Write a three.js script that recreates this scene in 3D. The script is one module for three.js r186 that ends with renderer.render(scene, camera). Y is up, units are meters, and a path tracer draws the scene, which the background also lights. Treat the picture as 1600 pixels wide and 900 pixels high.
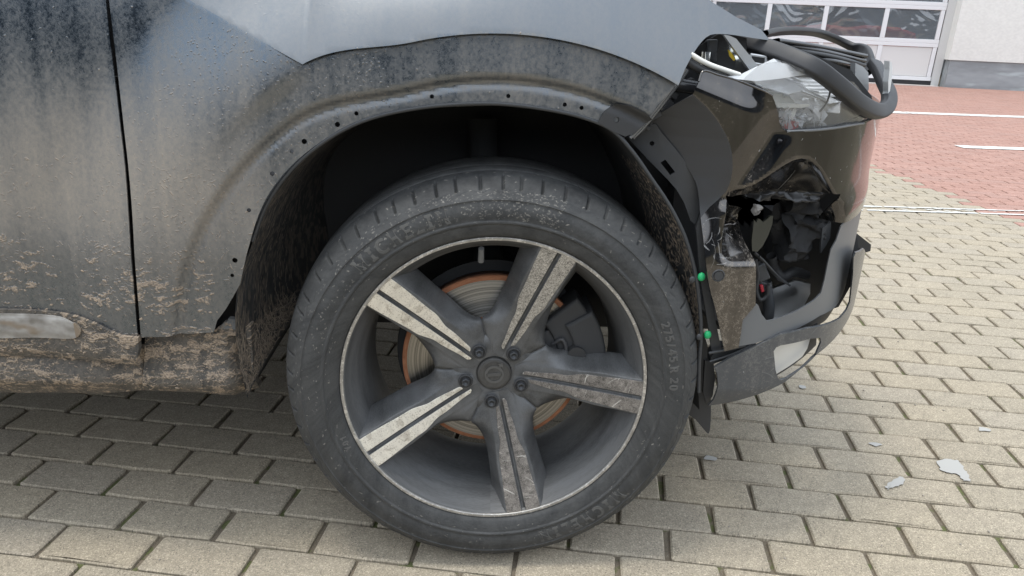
import * as THREE from 'three';
import { mergeGeometries } from 'three/addons/utils/BufferGeometryUtils.js';
import { FontLoader } from 'three/addons/loaders/FontLoader.js';
import { TextGeometry } from 'three/addons/geometries/TextGeometry.js';
import { RoundedBoxGeometry } from 'three/addons/geometries/RoundedBoxGeometry.js';

// ---------------------------------------------------------------- camera, sky, sun, exposure
// metres; x = along the car towards its nose, y = up, z = out of the car's flank; origin on the ground under the wheel's rim lip
const scene = new THREE.Scene();
const camera = new THREE.PerspectiveCamera(42.51, 16 / 9, 0.05, 400);
camera.position.set(-0.0447, 0.9846, 1.1704);
camera.up.set(-0.02278, 0.93875, -0.34384);
camera.lookAt(-0.0447 + 0.05428, 0.9846 - 0.34226, 1.1704 - 0.93804);
const renderer = new THREE.WebGLRenderer({ antialias: true });
renderer.toneMapping = THREE.LinearToneMapping;
renderer.toneMappingExposure = 1.28;
renderer.shadowMap.enabled = true;

const SUN = new THREE.Vector3(-0.30, 1.3, 0.07).normalize();
const sun = new THREE.DirectionalLight(new THREE.Color(1, 0.95, 0.86), 1.5);
sun.position.copy(SUN).multiplyScalar(20);
sun.castShadow = true; sun.shadow.radius = 26; sun.shadow.mapSize.set(2048, 2048);
Object.assign(sun.shadow.camera, { left: -12, right: 12, top: 12, bottom: -12, near: 1, far: 60 });
scene.add(sun); scene.add(sun.target);

// ---------------------------------------------------------------- noise
function rng(seed) { let s = seed >>> 0; return () => { s = (s + 0x6D2B79F5) | 0; let t = Math.imul(s ^ (s >>> 15), 1 | s); t = (t + Math.imul(t ^ (t >>> 7), 61 | t)) ^ t; return ((t ^ (t >>> 14)) >>> 0) / 4294967296; }; }
const h2 = (i, j) => { let n = Math.imul(i, 374761393) + Math.imul(j, 668265263) | 0; n = Math.imul(n ^ (n >>> 13), 1274126177); return ((n ^ (n >>> 16)) >>> 0) / 4294967296; };
function vn(x, y) { const i = Math.floor(x), j = Math.floor(y); let u = x - i, v = y - j; u = u * u * (3 - 2 * u); v = v * v * (3 - 2 * v); const a = h2(i, j), b = h2(i + 1, j), c = h2(i, j + 1), d = h2(i + 1, j + 1); return a + (b - a) * u + (c - a) * v + (a - b - c + d) * u * v; }
function fbm(x, y, o = 4) { let s = 0, a = 0.5, t = 0; for (let k = 0; k < o; k++) { s += a * vn(x, y); t += a; x = x * 2.03 + 17.1; y = y * 2.03 + 5.3; a *= 0.5; } return s / t; }
const cl = (v, a = 0, b = 1) => Math.min(b, Math.max(a, v));
const sm = (a, b, v) => { const t = cl((v - a) / (b - a)); return t * t * (3 - 2 * t); };
const mix = (a, b, t) => a + (b - a) * t;

{ // bright overcast with thin cloud, a wide glow round the hidden sun
  const W = 512, H = 256, px = new Float32Array(W * H * 4);
  for (let j = 0; j < H; j++) for (let i = 0; i < W; i++) {
    const th = (j + 0.5) / H * Math.PI - Math.PI / 2, ph = ((i + 0.5) / W - 0.5) * 2 * Math.PI, cy = Math.cos(th);
    const d = [cy * Math.cos(ph), Math.sin(th), cy * Math.sin(ph)], el = Math.max(0, d[1]);
    const c = fbm(d[0] / (el + 0.35) * 1.6 + 9, d[2] / (el + 0.35) * 1.6 + 3, 5), g = Math.max(0, d[0] * SUN.x + d[1] * SUN.y + d[2] * SUN.z);
    const L = 1.12 + 0.42 * el + 0.5 * (c - 0.5) + 0.22 * Math.pow(g, 3), o = (j * W + i) * 4, b = cl(1.25 - 1.1 * c);
    px[o] = L * (0.97 - 0.12 * b); px[o + 1] = L * (1.0 - 0.05 * b); px[o + 2] = L * (1.03 + 0.06 * b); px[o + 3] = 1;
  }
  const t = new THREE.DataTexture(px, W, H, THREE.RGBAFormat, THREE.FloatType);
  t.mapping = THREE.EquirectangularReflectionMapping; t.magFilter = t.minFilter = THREE.LinearFilter; t.wrapS = THREE.RepeatWrapping; t.needsUpdate = true;
  scene.background = t; scene.environment = t;
}

// ---------------------------------------------------------------- texture helpers
function tex(W, H, f, srgb, wrap = true) { // f(i, j, out) writes 0..1 (linear when srgb is set)
  const a = new Uint8Array(W * H * 4), o = [0, 0, 0];
  const enc = v => { v = cl(v); return 255 * (srgb ? (v <= 0.0031308 ? 12.92 * v : 1.055 * Math.pow(v, 1 / 2.4) - 0.055) : v); };
  for (let j = 0; j < H; j++) for (let i = 0; i < W; i++) { f(i, j, o); const k = (j * W + i) * 4; a[k] = enc(o[0]); a[k + 1] = enc(o[1]); a[k + 2] = enc(o[2]); a[k + 3] = 255; }
  const t = new THREE.DataTexture(a, W, H, THREE.RGBAFormat);
  t.magFilter = THREE.LinearFilter; t.minFilter = THREE.LinearMipmapLinearFilter; t.generateMipmaps = true;
  if (wrap) t.wrapS = t.wrapT = THREE.RepeatWrapping;
  if (srgb) t.colorSpace = THREE.SRGBColorSpace;
  t.needsUpdate = true; return t;
}
// short curved fibres and smears of mud drawn into a mask
function fibre(mask, W, H, x, y, len, ang, curl, wid, val) {
  const n = Math.ceil(len);
  for (let k = 0; k < n; k++) {
    const t = k / n, w = wid * Math.sin(Math.PI * (0.12 + 0.8 * t)), R = Math.ceil(w);
    x += Math.cos(ang); y += Math.sin(ang); ang += curl;
    for (let b = -R; b <= R; b++) for (let a = -R; a <= R; a++) {
      const i = Math.round(x) + a, j = Math.round(y) + b;
      if (i < 0 || j < 0 || i >= W || j >= H) continue;
      const d = Math.hypot(a, b) / (w + 0.5); if (d < 1) { const q = j * W + i; mask[q] = Math.max(mask[q], val * (1 - d * d)); }
    }
  }
}
const lin = (r, g, b) => new THREE.Color().setRGB(r, g, b);
const std = (c, r, m = 0, x = {}) => new THREE.MeshStandardMaterial({ color: lin(...c), roughness: r, metalness: m, side: THREE.DoubleSide, ...x });
const phy = (c, r, m = 0, x = {}) => new THREE.MeshPhysicalMaterial({ color: lin(...c), roughness: r, metalness: m, side: THREE.DoubleSide, ...x });

// ---------------------------------------------------------------- outlines of the car's pieces, millimetres in side elevation
const D = {};
D.door = [[-602,986],[-602,931],[-601,866],[-598,799],[-595,739],[-596,660],[-601,564],[-607,483],[-609,453],[-637,452],[-660,462],[-680,470],[-714,480],[-748,484],[-802,486],[-844,486]];
D.cladding = [[-842,487],[-800,487],[-746,485],[-711,481],[-678,471],[-658,462],[-635,453],[-606,452],[-608,430],[-615,409],[-614,397],[-865,383]];
D.insert = [[-862,480],[-841,480],[-789,480],[-739,478],[-717,470],[-706,460],[-711,447],[-724,440],[-797,436],[-872,436]];
D.fenderL = [[-597,986],[-596,931],[-595,866],[-592,799],[-589,739],[-589,661],[-595,564],[-601,483],[-604,450]];
D.fenderBR = [[-604,450],[-518,455],[-485,458],[-477,480],[-460,502],[-445,526],[-432,548],[-426,569],[-416,603]];
D.fenderArch = [[-416,603],[-393,668],[-370,710],[-332,754],[-266,804],[-226,824],[-167,840],[-88,849],[11,854],[92,847],[148,835]];
D.fenderTip = [[148,835],[166,832],[175,823],[201,815],[210,823],[226,840],[242,864],[265,896],[280,920],[296,945],[312,963],[326,972],[344,974],[373,973],[403,970],[438,967]];
D.fenderTop = [[438,967],[422,983],[375,1001],[343,1017],[332,1022]];
D.sillfront = [[-612,441],[-523,444],[-439,449],[-440,408],[-439,351],[-438,316],[-449,315],[-494,319],[-538,325],[-582,327],[-626,329],[-624,353]];
D.sillrear = [[-624,384],[-631,323],[-721,309],[-896,303],[-882,370]];
D.holes = [[-114,864],[6,869],[96,859],[123,855],[-232,834],[-262,816],[-315,788],[-335,772],[-367,736],[-407,676],[-436,591],[-443,564]];
D.bumpTop = [[243,836],[268,859],[294,884],[303,903],[310,918],[337,913],[371,905],[393,898],[415,890],[424,885],[429,877],[439,858],[446,843],[453,833],[461,829],[510,831],[560,833],[600,835],[641,835]];
D.bumpBot = [[652,654],[617,655],[601,656],[602,672],[606,689],[612,712],[569,716],[536,715],[529,709],[497,718],[466,717],[435,722],[407,719],[393,715]];
D.bumpSide = [[393,715],[376,720],[381,709],[396,696],[413,692],[430,685],[428,672],[441,649],[437,628],[445,582],[453,529],[433,502]];
D.bumpArch = [[407,443],[395,480],[381,519],[362,568],[349,620],[339,680],[335,711],[327,738],[308,766],[279,799],[257,821]];
D.crease = [[295,883],[319,865],[342,842],[363,813],[374,785],[379,749],[375,726]];
D.frame = [[433,502],[447,516],[456,529],[461,526],[471,508],[484,494],[501,495],[543,503],[590,515],[608,524],[612,550],[613,587],[614,607],[626,622],[634,648],[652,653],[694,648]];
D.frameR = [[686,466],[621,474],[584,470],[522,461],[500,460],[469,452],[433,448],[407,443]];
D.flange = [[211,804],[235,822],[253,830],[264,816],[286,794],[316,761],[334,735],[341,716],[344,693],[339,662],[330,668],[314,701],[298,723],[283,738],[246,771]];
D.valTop = [[397,406],[422,424],[467,447],[491,457],[516,466],[573,469],[648,460],[677,457],[705,463],[716,475],[700,539],[683,581],[688,589]];
D.valBot = [[768,406],[701,420],[653,412],[606,402],[563,376],[547,366],[490,345],[448,331],[413,323],[401,320],[407,336],[409,368],[404,392]];
D.valHole = [[507,434],[511,441],[520,444],[588,445],[618,438],[623,427],[613,402],[589,389],[562,379],[546,372],[534,371],[526,378],[518,395]];
D.valSilver = [[511,429],[523,437],[606,435],[602,411],[592,397],[532,372],[523,388]];
D.lens = [[457,830],[447,845],[436,867],[426,885],[405,902],[373,905],[377,911],[399,933],[433,938],[478,925],[531,916],[588,907],[631,882],[673,862],[693,842],[647,836],[604,836],[563,834],[513,832]];
D.hBack = [[353,946],[381,975],[438,975],[499,967],[576,944],[654,918],[703,873],[717,832],[651,807],[555,796],[510,866],[439,887],[359,898]];
D.hBar = [[350,973],[360,972],[371,968],[415,926],[401,920]];
D.hShard = [[346,909],[379,914],[400,924],[433,940],[439,936],[453,933],[475,928],[506,923],[487,918],[449,911],[403,905]];
D.hShard2 = [[412,925],[439,939],[448,936],[439,928],[427,924]];
D.hGuide = [[408,904],[461,911],[532,907],[577,901],[590,880],[549,876],[508,874],[482,886],[463,882],[445,884]];
D.hGuide2 = [[484,909],[554,909],[608,892],[593,881],[524,895]];
D.hBracket = [[445,884],[483,883],[482,875],[498,874],[498,869],[492,865],[489,851],[487,843],[481,844],[471,859],[457,867],[450,873]];
D.hBracket2 = [[449,870],[507,870],[508,867],[495,864],[454,863]];
D.hRed = [[471,836],[477,842],[494,841],[495,832],[486,828],[472,829]];
D.hGrey = [[668,931],[687,925],[704,914],[713,884],[708,862],[688,871],[676,894]];
D.hSilver = [[712,938],[723,937],[736,924],[745,903],[751,869],[750,847],[744,847],[740,881],[728,900],[721,922]];
D.hYellow = [[366,950],[371,947],[380,936],[378,933],[370,940]];
D.hBezel = [[528,867],[576,871],[618,875],[641,864],[643,847],[584,829],[522,823],[518,836]];
D.hSquare = [[405,944],[432,941],[433,928],[407,931]];
D.gapBlack = [[210,795],[254,850],[293,898],[319,950],[358,977],[402,969],[413,898],[348,895],[319,863],[240,779]];
D.cavBack = [[472,659],[749,688],[809,497],[777,406],[694,373],[599,323],[508,399]];
D.cavBeam = [[548,645],[599,646],[616,548],[600,537],[565,547]];
D.cavDisc = [[451,667],[457,661],[460,668],[465,666],[472,660],[477,663],[481,665],[486,670],[493,670],[494,654],[489,634],[480,615],[470,605],[458,608],[453,627]];
D.cavPlate = [[599,643],[619,653],[625,622],[618,607],[607,594],[603,611]];
D.cavTray = [[538,490],[553,499],[610,509],[640,503],[632,490],[591,462],[542,440],[534,458]];
D.cavTorn = [[433,698],[444,699],[454,691],[456,684],[451,680],[441,687],[437,685]];
D.clipBlack = [[849,543],[863,538],[901,513],[903,497],[875,487],[862,496]];
D.bracketL = [[407,430],[477,444],[480,438],[445,416],[402,398],[398,410]];
D.linerTail = [[356,456],[383,454],[400,372],[410,332],[418,259],[416,249],[406,258],[389,276],[372,289],[373,325]];
D.valEdge = [[389,404],[405,402],[413,368],[413,331],[404,314],[394,338]];
D.strip = [[342,691],[356,611],[370,558],[392,492],[411,435],[393,432],[384,467],[366,529],[351,582],[341,634],[335,662]];
D.mudTab = [[-493,439],[-490,452],[-481,458],[-477,464],[-468,468],[-468,472],[-456,471],[-457,440]];
D.seal = [[336,973,-140],[369,972,-140],[402,965,-130],[437,954,-100],[466,942,-60],[495,928,-35],[538,905,-45],[596,877,-85],[650,859,-135],[699,851,-190],[735,858,-235],[758,874,-280],[771,892,-330],[783,911,-380],[790,924,-420]];
D.seal2 = [[496,973,-300],[565,980,-400],[662,983,-520],[749,978,-600],[801,965,-620],[830,951,-600],[834,946,-560],[827,931,-520],[817,909,-480]];
D.trimWhite = [[291,943,-40],[306,935,-40],[326,927,-42],[351,920,-45],[378,913,-50]];
D.wire = [[535,898,-60],[536,888,-60],[535,872,-65],[529,858,-70],[521,847,-70]];
D.slat0 = [[484,962,-220],[613,952,-330],[774,935,-460]];
D.slat1 = [[500,955,-250],[615,945,-330],[773,925,-460]];
D.slat2 = [[543,946,-280],[636,936,-330],[773,916,-460]];
D.slat3 = [[576,932,-310],[644,927,-330],[770,908,-460]];
D.fenderLip = [[257,873,-30],[241,849,-30],[221,823,-30],[206,807,-30]];
D.rod = [[284,921,-30],[265,890,-30],[239,852,-30],[220,826,-30],[206,810,-30]];
D.cable1 = [[470,600,-80],[485,588,-90],[507,568,-100],[538,542,-120],[560,528,-130]];
D.cable2 = [[472,588,-100],[482,557,-100],[484,526,-100],[494,509,-100],[505,517,-100],[504,539,-100]];
D.duct = [[507,538,-120],[514,513,-120],[521,489,-120],[523,466,-120]];
D.arm = [[527,577,-160],[542,548,-170],[559,532,-170],[585,539,-180],[622,526,-200]];
D.pts = [[493,532,-100],[352,577,-25],[379,466,-30],[385,628,-30],[376,585,-30],[302,891,-60],[180,839,-30],[245,807,-30],[281,764,-50],[367,941,-120],[343,571,-30],[369,463,-30],[604,645,-150],[597,601,-150],[498,561,-110]];
D.stain = [[1112,-350],[1140,-356],[1165,-348],[1154,-315],[1147,-283],[1140,-265],[1126,-267],[1122,-293],[1101,-298],[1097,-317]];
D.stain2 = [[956,-270],[979,-278],[980,-263],[955,-245],[934,-237],[918,-227],[921,-239]];
const mm = a => a.map(p => p.map(v => v / 1000));

// ---------------------------------------------------------------- materials
const PAINT = [0.115, 0.142, 0.172], DUST = [0.335, 0.285, 0.225], MUD = [0.34, 0.265, 0.195];
const BX = -1.3, BY = 0.28, BW = 1.75, BH = 0.80;          // patch of flank that the dirt maps cover
const seg2 = (x, y, ax, ay, bx, by, w) => { const t = cl(((x - ax) * (bx - ax) + (y - ay) * (by - ay)) / ((bx - ax) ** 2 + (by - ay) ** 2)), d = Math.hypot(x - ax - t * (bx - ax), y - ay - t * (by - ay)); return Math.exp(-((d / w) ** 2)); };
const body = (() => {
  const W = 2048, H = 936, s = W / BW, mask = new Float32Array(W * H), R = rng(7);
  const put = (x, y, l, a, c, w, v) => fibre(mask, W, H, (x - BX) * s, (y - BY) * s, l * s, a, c, w, v);
  // specks and short fibres, dense low down; the crust itself is grown from noise below
  for (let k = 0; k < 2600; k++) { const x = BX + R() * 0.95, y = 0.45 + Math.pow(R(), 1.5) * 0.30; if (fbm(x * 8 + 4, y * 12, 3) < 0.46) continue; put(x, y, 0.001 + R() * R() * 0.010, (R() - 0.5) * 2.4, (R() - 0.5) * 0.12, 0.25 + R() * 0.55, 0.25 + R() * 0.6); }
  for (let k = 0; k < 2200; k++) { const x = BX + R() * 0.88, y = 0.285 + R() * 0.165; put(x, y, 0.001 + R() * R() * 0.014, (R() - 0.5) * 2.2, (R() - 0.5) * 0.12, 0.3 + R() * 0.7, 0.3 + R() * 0.6); }
  for (let k = 0; k < 1500; k++) { const a = 1.9 + R() * 1.1, r = 0.50 + R() * 0.24; put(r * Math.cos(a), 0.375 + r * Math.sin(a), 0.001 + R() * 0.002, R() * 6.3, 0, 0.3 + R() * 0.4, 0.15 + R() * 0.45); }
  for (let k = 0; k < 420; k++) put(BX + R() * BW, BY + R() * BH, 0.001 + R() * 0.002, R() * 6.3, 0, 0.3 + R() * 0.5, 0.3 + R() * 0.5);
  const crust = (x, y) => {
    const w = 0.02 * (fbm(x * 20, y * 20 + 7, 2) - 0.5), n = 0.45 * fbm(x * 30 + 3 + w * 60, y * 60, 3) + 0.55 * fbm(x * 95 + 11 + w * 200, y * 190 + w * 150, 4), fine = vn(x * 520, y * 640);
    const zone = Math.max(
      0.32 * seg2(x, y, -0.61, 0.407, -0.46, 0.412, 0.022), 0.30 * seg2(x, y, -0.80, 0.42, -0.70, 0.432, 0.020), 0.26 * seg2(x, y, -0.69, 0.405, -0.63, 0.41, 0.015), 0.22 * seg2(x, y, -1.3, 0.405, -0.84, 0.412, 0.020),
      0.24 * seg2(x, y, -1.3, 0.345, -0.78, 0.345, 0.030), 0.15 * seg2(x, y, -0.78, 0.35, -0.46, 0.345, 0.040), 0.24 * seg2(x, y, -0.60, 0.445, -0.44, 0.447, 0.012), 0.24 * seg2(x, y, -0.47, 0.322, -0.44, 0.318, 0.016),
      0.16 * seg2(x, y, -0.60, 0.545, -0.54, 0.55, 0.04), 0.13 * seg2(x, y, -0.90, 0.56, -0.80, 0.55, 0.05), 0.10 * seg2(x, y, -0.66, 0.52, -0.63, 0.60, 0.03));
    return sm(0.58, 0.72, n + 0.62 * zone + 0.16 * (fine - 0.5)) * (0.35 + 0.65 * fine) * (zone > 0.01 ? 1 : 0);
  };
  const am = new Float32Array(W * H);
  for (let j = 0; j < H; j++) for (let i = 0; i < W; i++) {
    const x = BX + i / s, y = BY + j / s, rho = Math.hypot(x, y - 0.375);
    const streak = fbm(x * 60, y * 2.2, 3), patch = fbm(x * 5 + 8, y * 5, 4);
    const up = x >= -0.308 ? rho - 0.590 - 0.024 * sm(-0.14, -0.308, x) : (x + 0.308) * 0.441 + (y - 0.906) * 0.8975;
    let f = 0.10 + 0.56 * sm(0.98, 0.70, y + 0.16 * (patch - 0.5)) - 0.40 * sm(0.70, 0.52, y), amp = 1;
    if (up > 0) { f = 0.24; amp = 0.3; mask[j * W + i] *= 0.12; }                                          // even shoulder dust, cut sharp at the crease to paint in the sky's reflection
    else if (rho < 0.60 && x > -0.47) f = mix(f, 0.30 + 0.22 * (fbm(x * 9, y * 9, 2) - 0.5), 0.75 * sm(-0.47, -0.36, x));   // where the arch trim had covered the metal
    if (y < 0.452) f = 0.22;                                                        // bare plastic sill
    f += amp * (0.20 * (patch - 0.5) + 0.24 * (streak - 0.5));
    if (y < 0.62) { const q = j * W + i; mask[q] = Math.max(mask[q], crust(x, y)); }
    const grain = 0.55 * vn(x * 900, y * 700) + 0.45 * vn(x * 260, y * 200);
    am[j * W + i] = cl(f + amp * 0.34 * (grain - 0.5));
  }
  const tint = (q, o) => { const a = am[q], m = mask[q]; for (let k = 0; k < 3; k++) o[k] = mix(mix(q < ySill ? 0.034 : PAINT[k], DUST[k], a), MUD[k] * (0.7 + 0.5 * m), cl(m * 1.1)); };
  const ySill = Math.round((0.452 - BY) * s) * W;
  const map = tex(W, H, (i, j, o) => tint(j * W + i, o), true, false);
  const orm = tex(W, H, (i, j, o) => { const q = j * W + i, a = Math.max(am[q], mask[q] * 1.1); o[0] = 1; o[1] = cl(0.16 + 0.7 * a); o[2] = q < ySill ? 0 : cl(1 - 1.15 * a); }, false, false);
  const bmp = tex(W, H, (i, j, o) => { const q = j * W + i; o[0] = o[1] = o[2] = cl(0.12 * am[q] + 0.85 * mask[q]); }, false, false);
  return { map, orm, bmp };
})();
const concrete0 = () => tex(256, 256, (i, j, o) => { o[0] = o[1] = o[2] = fbm(i / 6, j / 6, 3); }, false);
const M = {};
M.trim = std([1, 1, 1], 0.72, 0, { map: body.map, bumpMap: body.bmp, bumpScale: 0.0022 });
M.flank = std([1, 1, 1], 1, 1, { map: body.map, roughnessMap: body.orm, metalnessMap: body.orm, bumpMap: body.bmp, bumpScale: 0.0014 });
// bumper paint: glossy, with stone chips, scuffs and a thin film
{
  const W = 1024, H = 1024, mask = new Float32Array(W * H), R = rng(21), s = W / 0.75;
  for (let k = 0; k < 130; k++) fibre(mask, W, H, R() * W, R() * H, 1 + R() * 4, R() * 6, 0, 0.4 + R() * 0.5, 0.4 + R() * 0.6);
  for (let k = 0; k < 40; k++) { const cx = (0.12 + R() * 0.5) * W, cyy = R() * 0.62 * H; fibre(mask, W, H, cx, cyy, 8 + R() * 70, R() * 3.1, (R() - 0.5) * 0.03, 0.4 + R() * 0.7, 0.12 + R() * 0.4); }
  for (let k = 0; k < 16; k++) fibre(mask, W, H, (0.16 + R() * 0.12) * W, (0.46 + R() * 0.12) * H, 8 + R() * 30, R() * 6.2, (R() - 0.5) * 0.12, 0.5 + R() * 1.0, 0.3 + R() * 0.5);
  const film = (i, j) => { const x = i / s, y = j / s, f = 0.28 + 0.9 * (fbm(x * 7, y * 7, 4) - 0.5) + 0.5 * (fbm(x * 60, y * 9, 3) - 0.5); return cl(0.3 * f + 0.5 * sm(-0.25, 0.25, f - 0.6 * vn(x * 800, y * 800) - 0.4 * vn(x * 220, y * 220) - 0.12)); };
  const A = new Float32Array(W * H); for (let j = 0; j < H; j++) for (let i = 0; i < W; i++) A[j * W + i] = film(i, j);
  M.bumper = std([1, 1, 1], 1, 1, {
    map: tex(W, H, (i, j, o) => { const q = j * W + i, a = A[q], m = mask[q]; for (let k = 0; k < 3; k++) o[k] = mix(mix([0.10, 0.097, 0.097][k], DUST[k], a * 0.8), [0.45, 0.45, 0.45][k], m); }, true, false),
    roughnessMap: null, metalnessMap: null });
  const orm = tex(W, H, (i, j, o) => { const q = j * W + i, a = Math.max(A[q] * 0.8, mask[q]); o[0] = 1; o[1] = cl(0.07 + 0.6 * a); o[2] = cl(1 - 1.1 * a); }, false, false);
  M.bumper.roughnessMap = M.bumper.metalnessMap = orm;
  M.valance = std([1, 1, 1], 1, 0, {
    map: tex(W, H, (i, j, o) => { const q = j * W + i, a = A[q], m = mask[q]; for (let k = 0; k < 3; k++) o[k] = mix(mix([0.060, 0.064, 0.070][k], [0.17, 0.165, 0.155][k], a * 0.9), 0.4, m * 0.8); }, true, false), roughness: 0.45 });
  M.valance.roughnessMap = tex(256, 256, (i, j, o) => { o[0] = 1; o[1] = 0.36 + 0.3 * fbm(i / 30, j / 30, 4); o[2] = 0; }, false);
}
M.raw = std([0.040, 0.041, 0.044], 0.42, 0, { bumpMap: concrete0(), bumpScale: 0.0004 });
M.frame = std([0.15, 0.155, 0.16], 0.42, 0.1);
M.black = std([0.036, 0.036, 0.037], 0.55);
M.blackMatte = std([0.036, 0.036, 0.037], 0.9);
M.blackGloss = std([0.034, 0.034, 0.036], 0.18);
M.charcoal = std([0.045, 0.047, 0.05], 0.5);
M.rubberSeal = std([0.022, 0.022, 0.024], 0.5);
M.green = std([0.02, 0.45, 0.16], 0.4);
M.red = std([0.35, 0.015, 0.03], 0.3);
M.cream = std([0.72, 0.71, 0.66], 0.45);
M.chrome = std([0.85, 0.85, 0.83], 0.12, 1);
M.silverPlastic = std([0.55, 0.56, 0.57], 0.3, 0.6);
M.alu = std([0.62, 0.62, 0.61], 0.28, 1);
M.yellow = std([0.7, 0.5, 0.04], 0.35);
M.lens = phy([0.9, 0.9, 0.9], 0.06, 0, { transmission: 0.96, thickness: 0, ior: 1.5, bumpMap: tex(256, 256, (i, j, o) => { o[0] = o[1] = o[2] = fbm(i / 22, j / 22, 4); }, false), bumpScale: 0.0006 });
M.shard = phy([0.95, 0.96, 0.97], 0.07, 0, { transmission: 0.72, thickness: 0, ior: 1.55 });
M.frost = phy([0.92, 0.93, 0.94], 0.2, 0, { transmission: 0.3, thickness: 0, ior: 1.55 });
M.smoke = phy([0.55, 0.55, 0.54], 0.25, 0, { transmission: 0.45, thickness: 0, ior: 1.5 });
{
  const t = tex(512, 512, (i, j, o) => { const y = j + 5 * fbm(i / 60, j / 60, 2), l = 0.52 + 0.14 * Math.sin(y * 0.35) + 0.3 * (fbm(i / 90, j / 7, 3) - 0.5); o[0] = o[1] = l; o[2] = l * 0.985; }, true);
  t.repeat.set(6, 6);
  M.guide = std([1.3, 1.3, 1.3], 0.3, 0.2, { map: t, bumpMap: t, bumpScale: 0.002 });
}
// ---------------------------------------------------------------- geometry helpers
function clip(poly, ax, v, sgn) {
  const out = []; const n = poly.length;
  for (let i = 0; i < n; i++) {
    const a = poly[i], b = poly[(i + 1) % n], da = (a[ax] - v) * sgn, db = (b[ax] - v) * sgn;
    if (da >= 0) out.push(a);
    if ((da > 0 && db < 0) || (da < 0 && db > 0)) { const t = da / (da - db), p = [a[0] + (b[0] - a[0]) * t, a[1] + (b[1] - a[1]) * t]; p[ax] = v; out.push(p); }
  }
  return out;
}
const area = p => { let s = 0; for (let i = 0; i < p.length; i++) { const a = p[i], b = p[(i + 1) % p.length]; s += a[0] * b[1] - b[0] * a[1]; } return s / 2; };
function keyhole(poly, holes) {
  let P = poly.slice();
  for (let h of holes) {
    if (area(h) > 0) h = h.slice().reverse();
    let best = [1e9, 0, 0];
    P.forEach((p, i) => h.forEach((q, k) => { const d = Math.hypot(p[0] - q[0], p[1] - q[1]); if (d < best[0]) best = [d, i, k]; }));
    const [, i, k] = best, loop = []; for (let m = 0; m <= h.length; m++) loop.push(h[(k + m) % h.length]);
    P = [...P.slice(0, i + 1), ...loop, P[i], ...P.slice(i + 1)];
  }
  return P;
}
function spline(pts, n = 6, closed = false) { // smooth 2D polyline
  const c = new THREE.CatmullRomCurve3(pts.map(p => new THREE.Vector3(p[0], p[1], p[2] || 0)), closed, 'centripetal');
  const k = (pts.length - (closed ? 0 : 1)) * n, o = []; for (let i = 0; i <= k - (closed ? 1 : 0); i++) { const v = c.getPoint(i / k); o.push(pts[0].length > 2 ? [v.x, v.y, v.z] : [v.x, v.y]); } return o;
}
const BODYUV = [BX, BY, BW, BH], BUMPUV = [0.2, 0.25, 0.75, 0.75];
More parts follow.
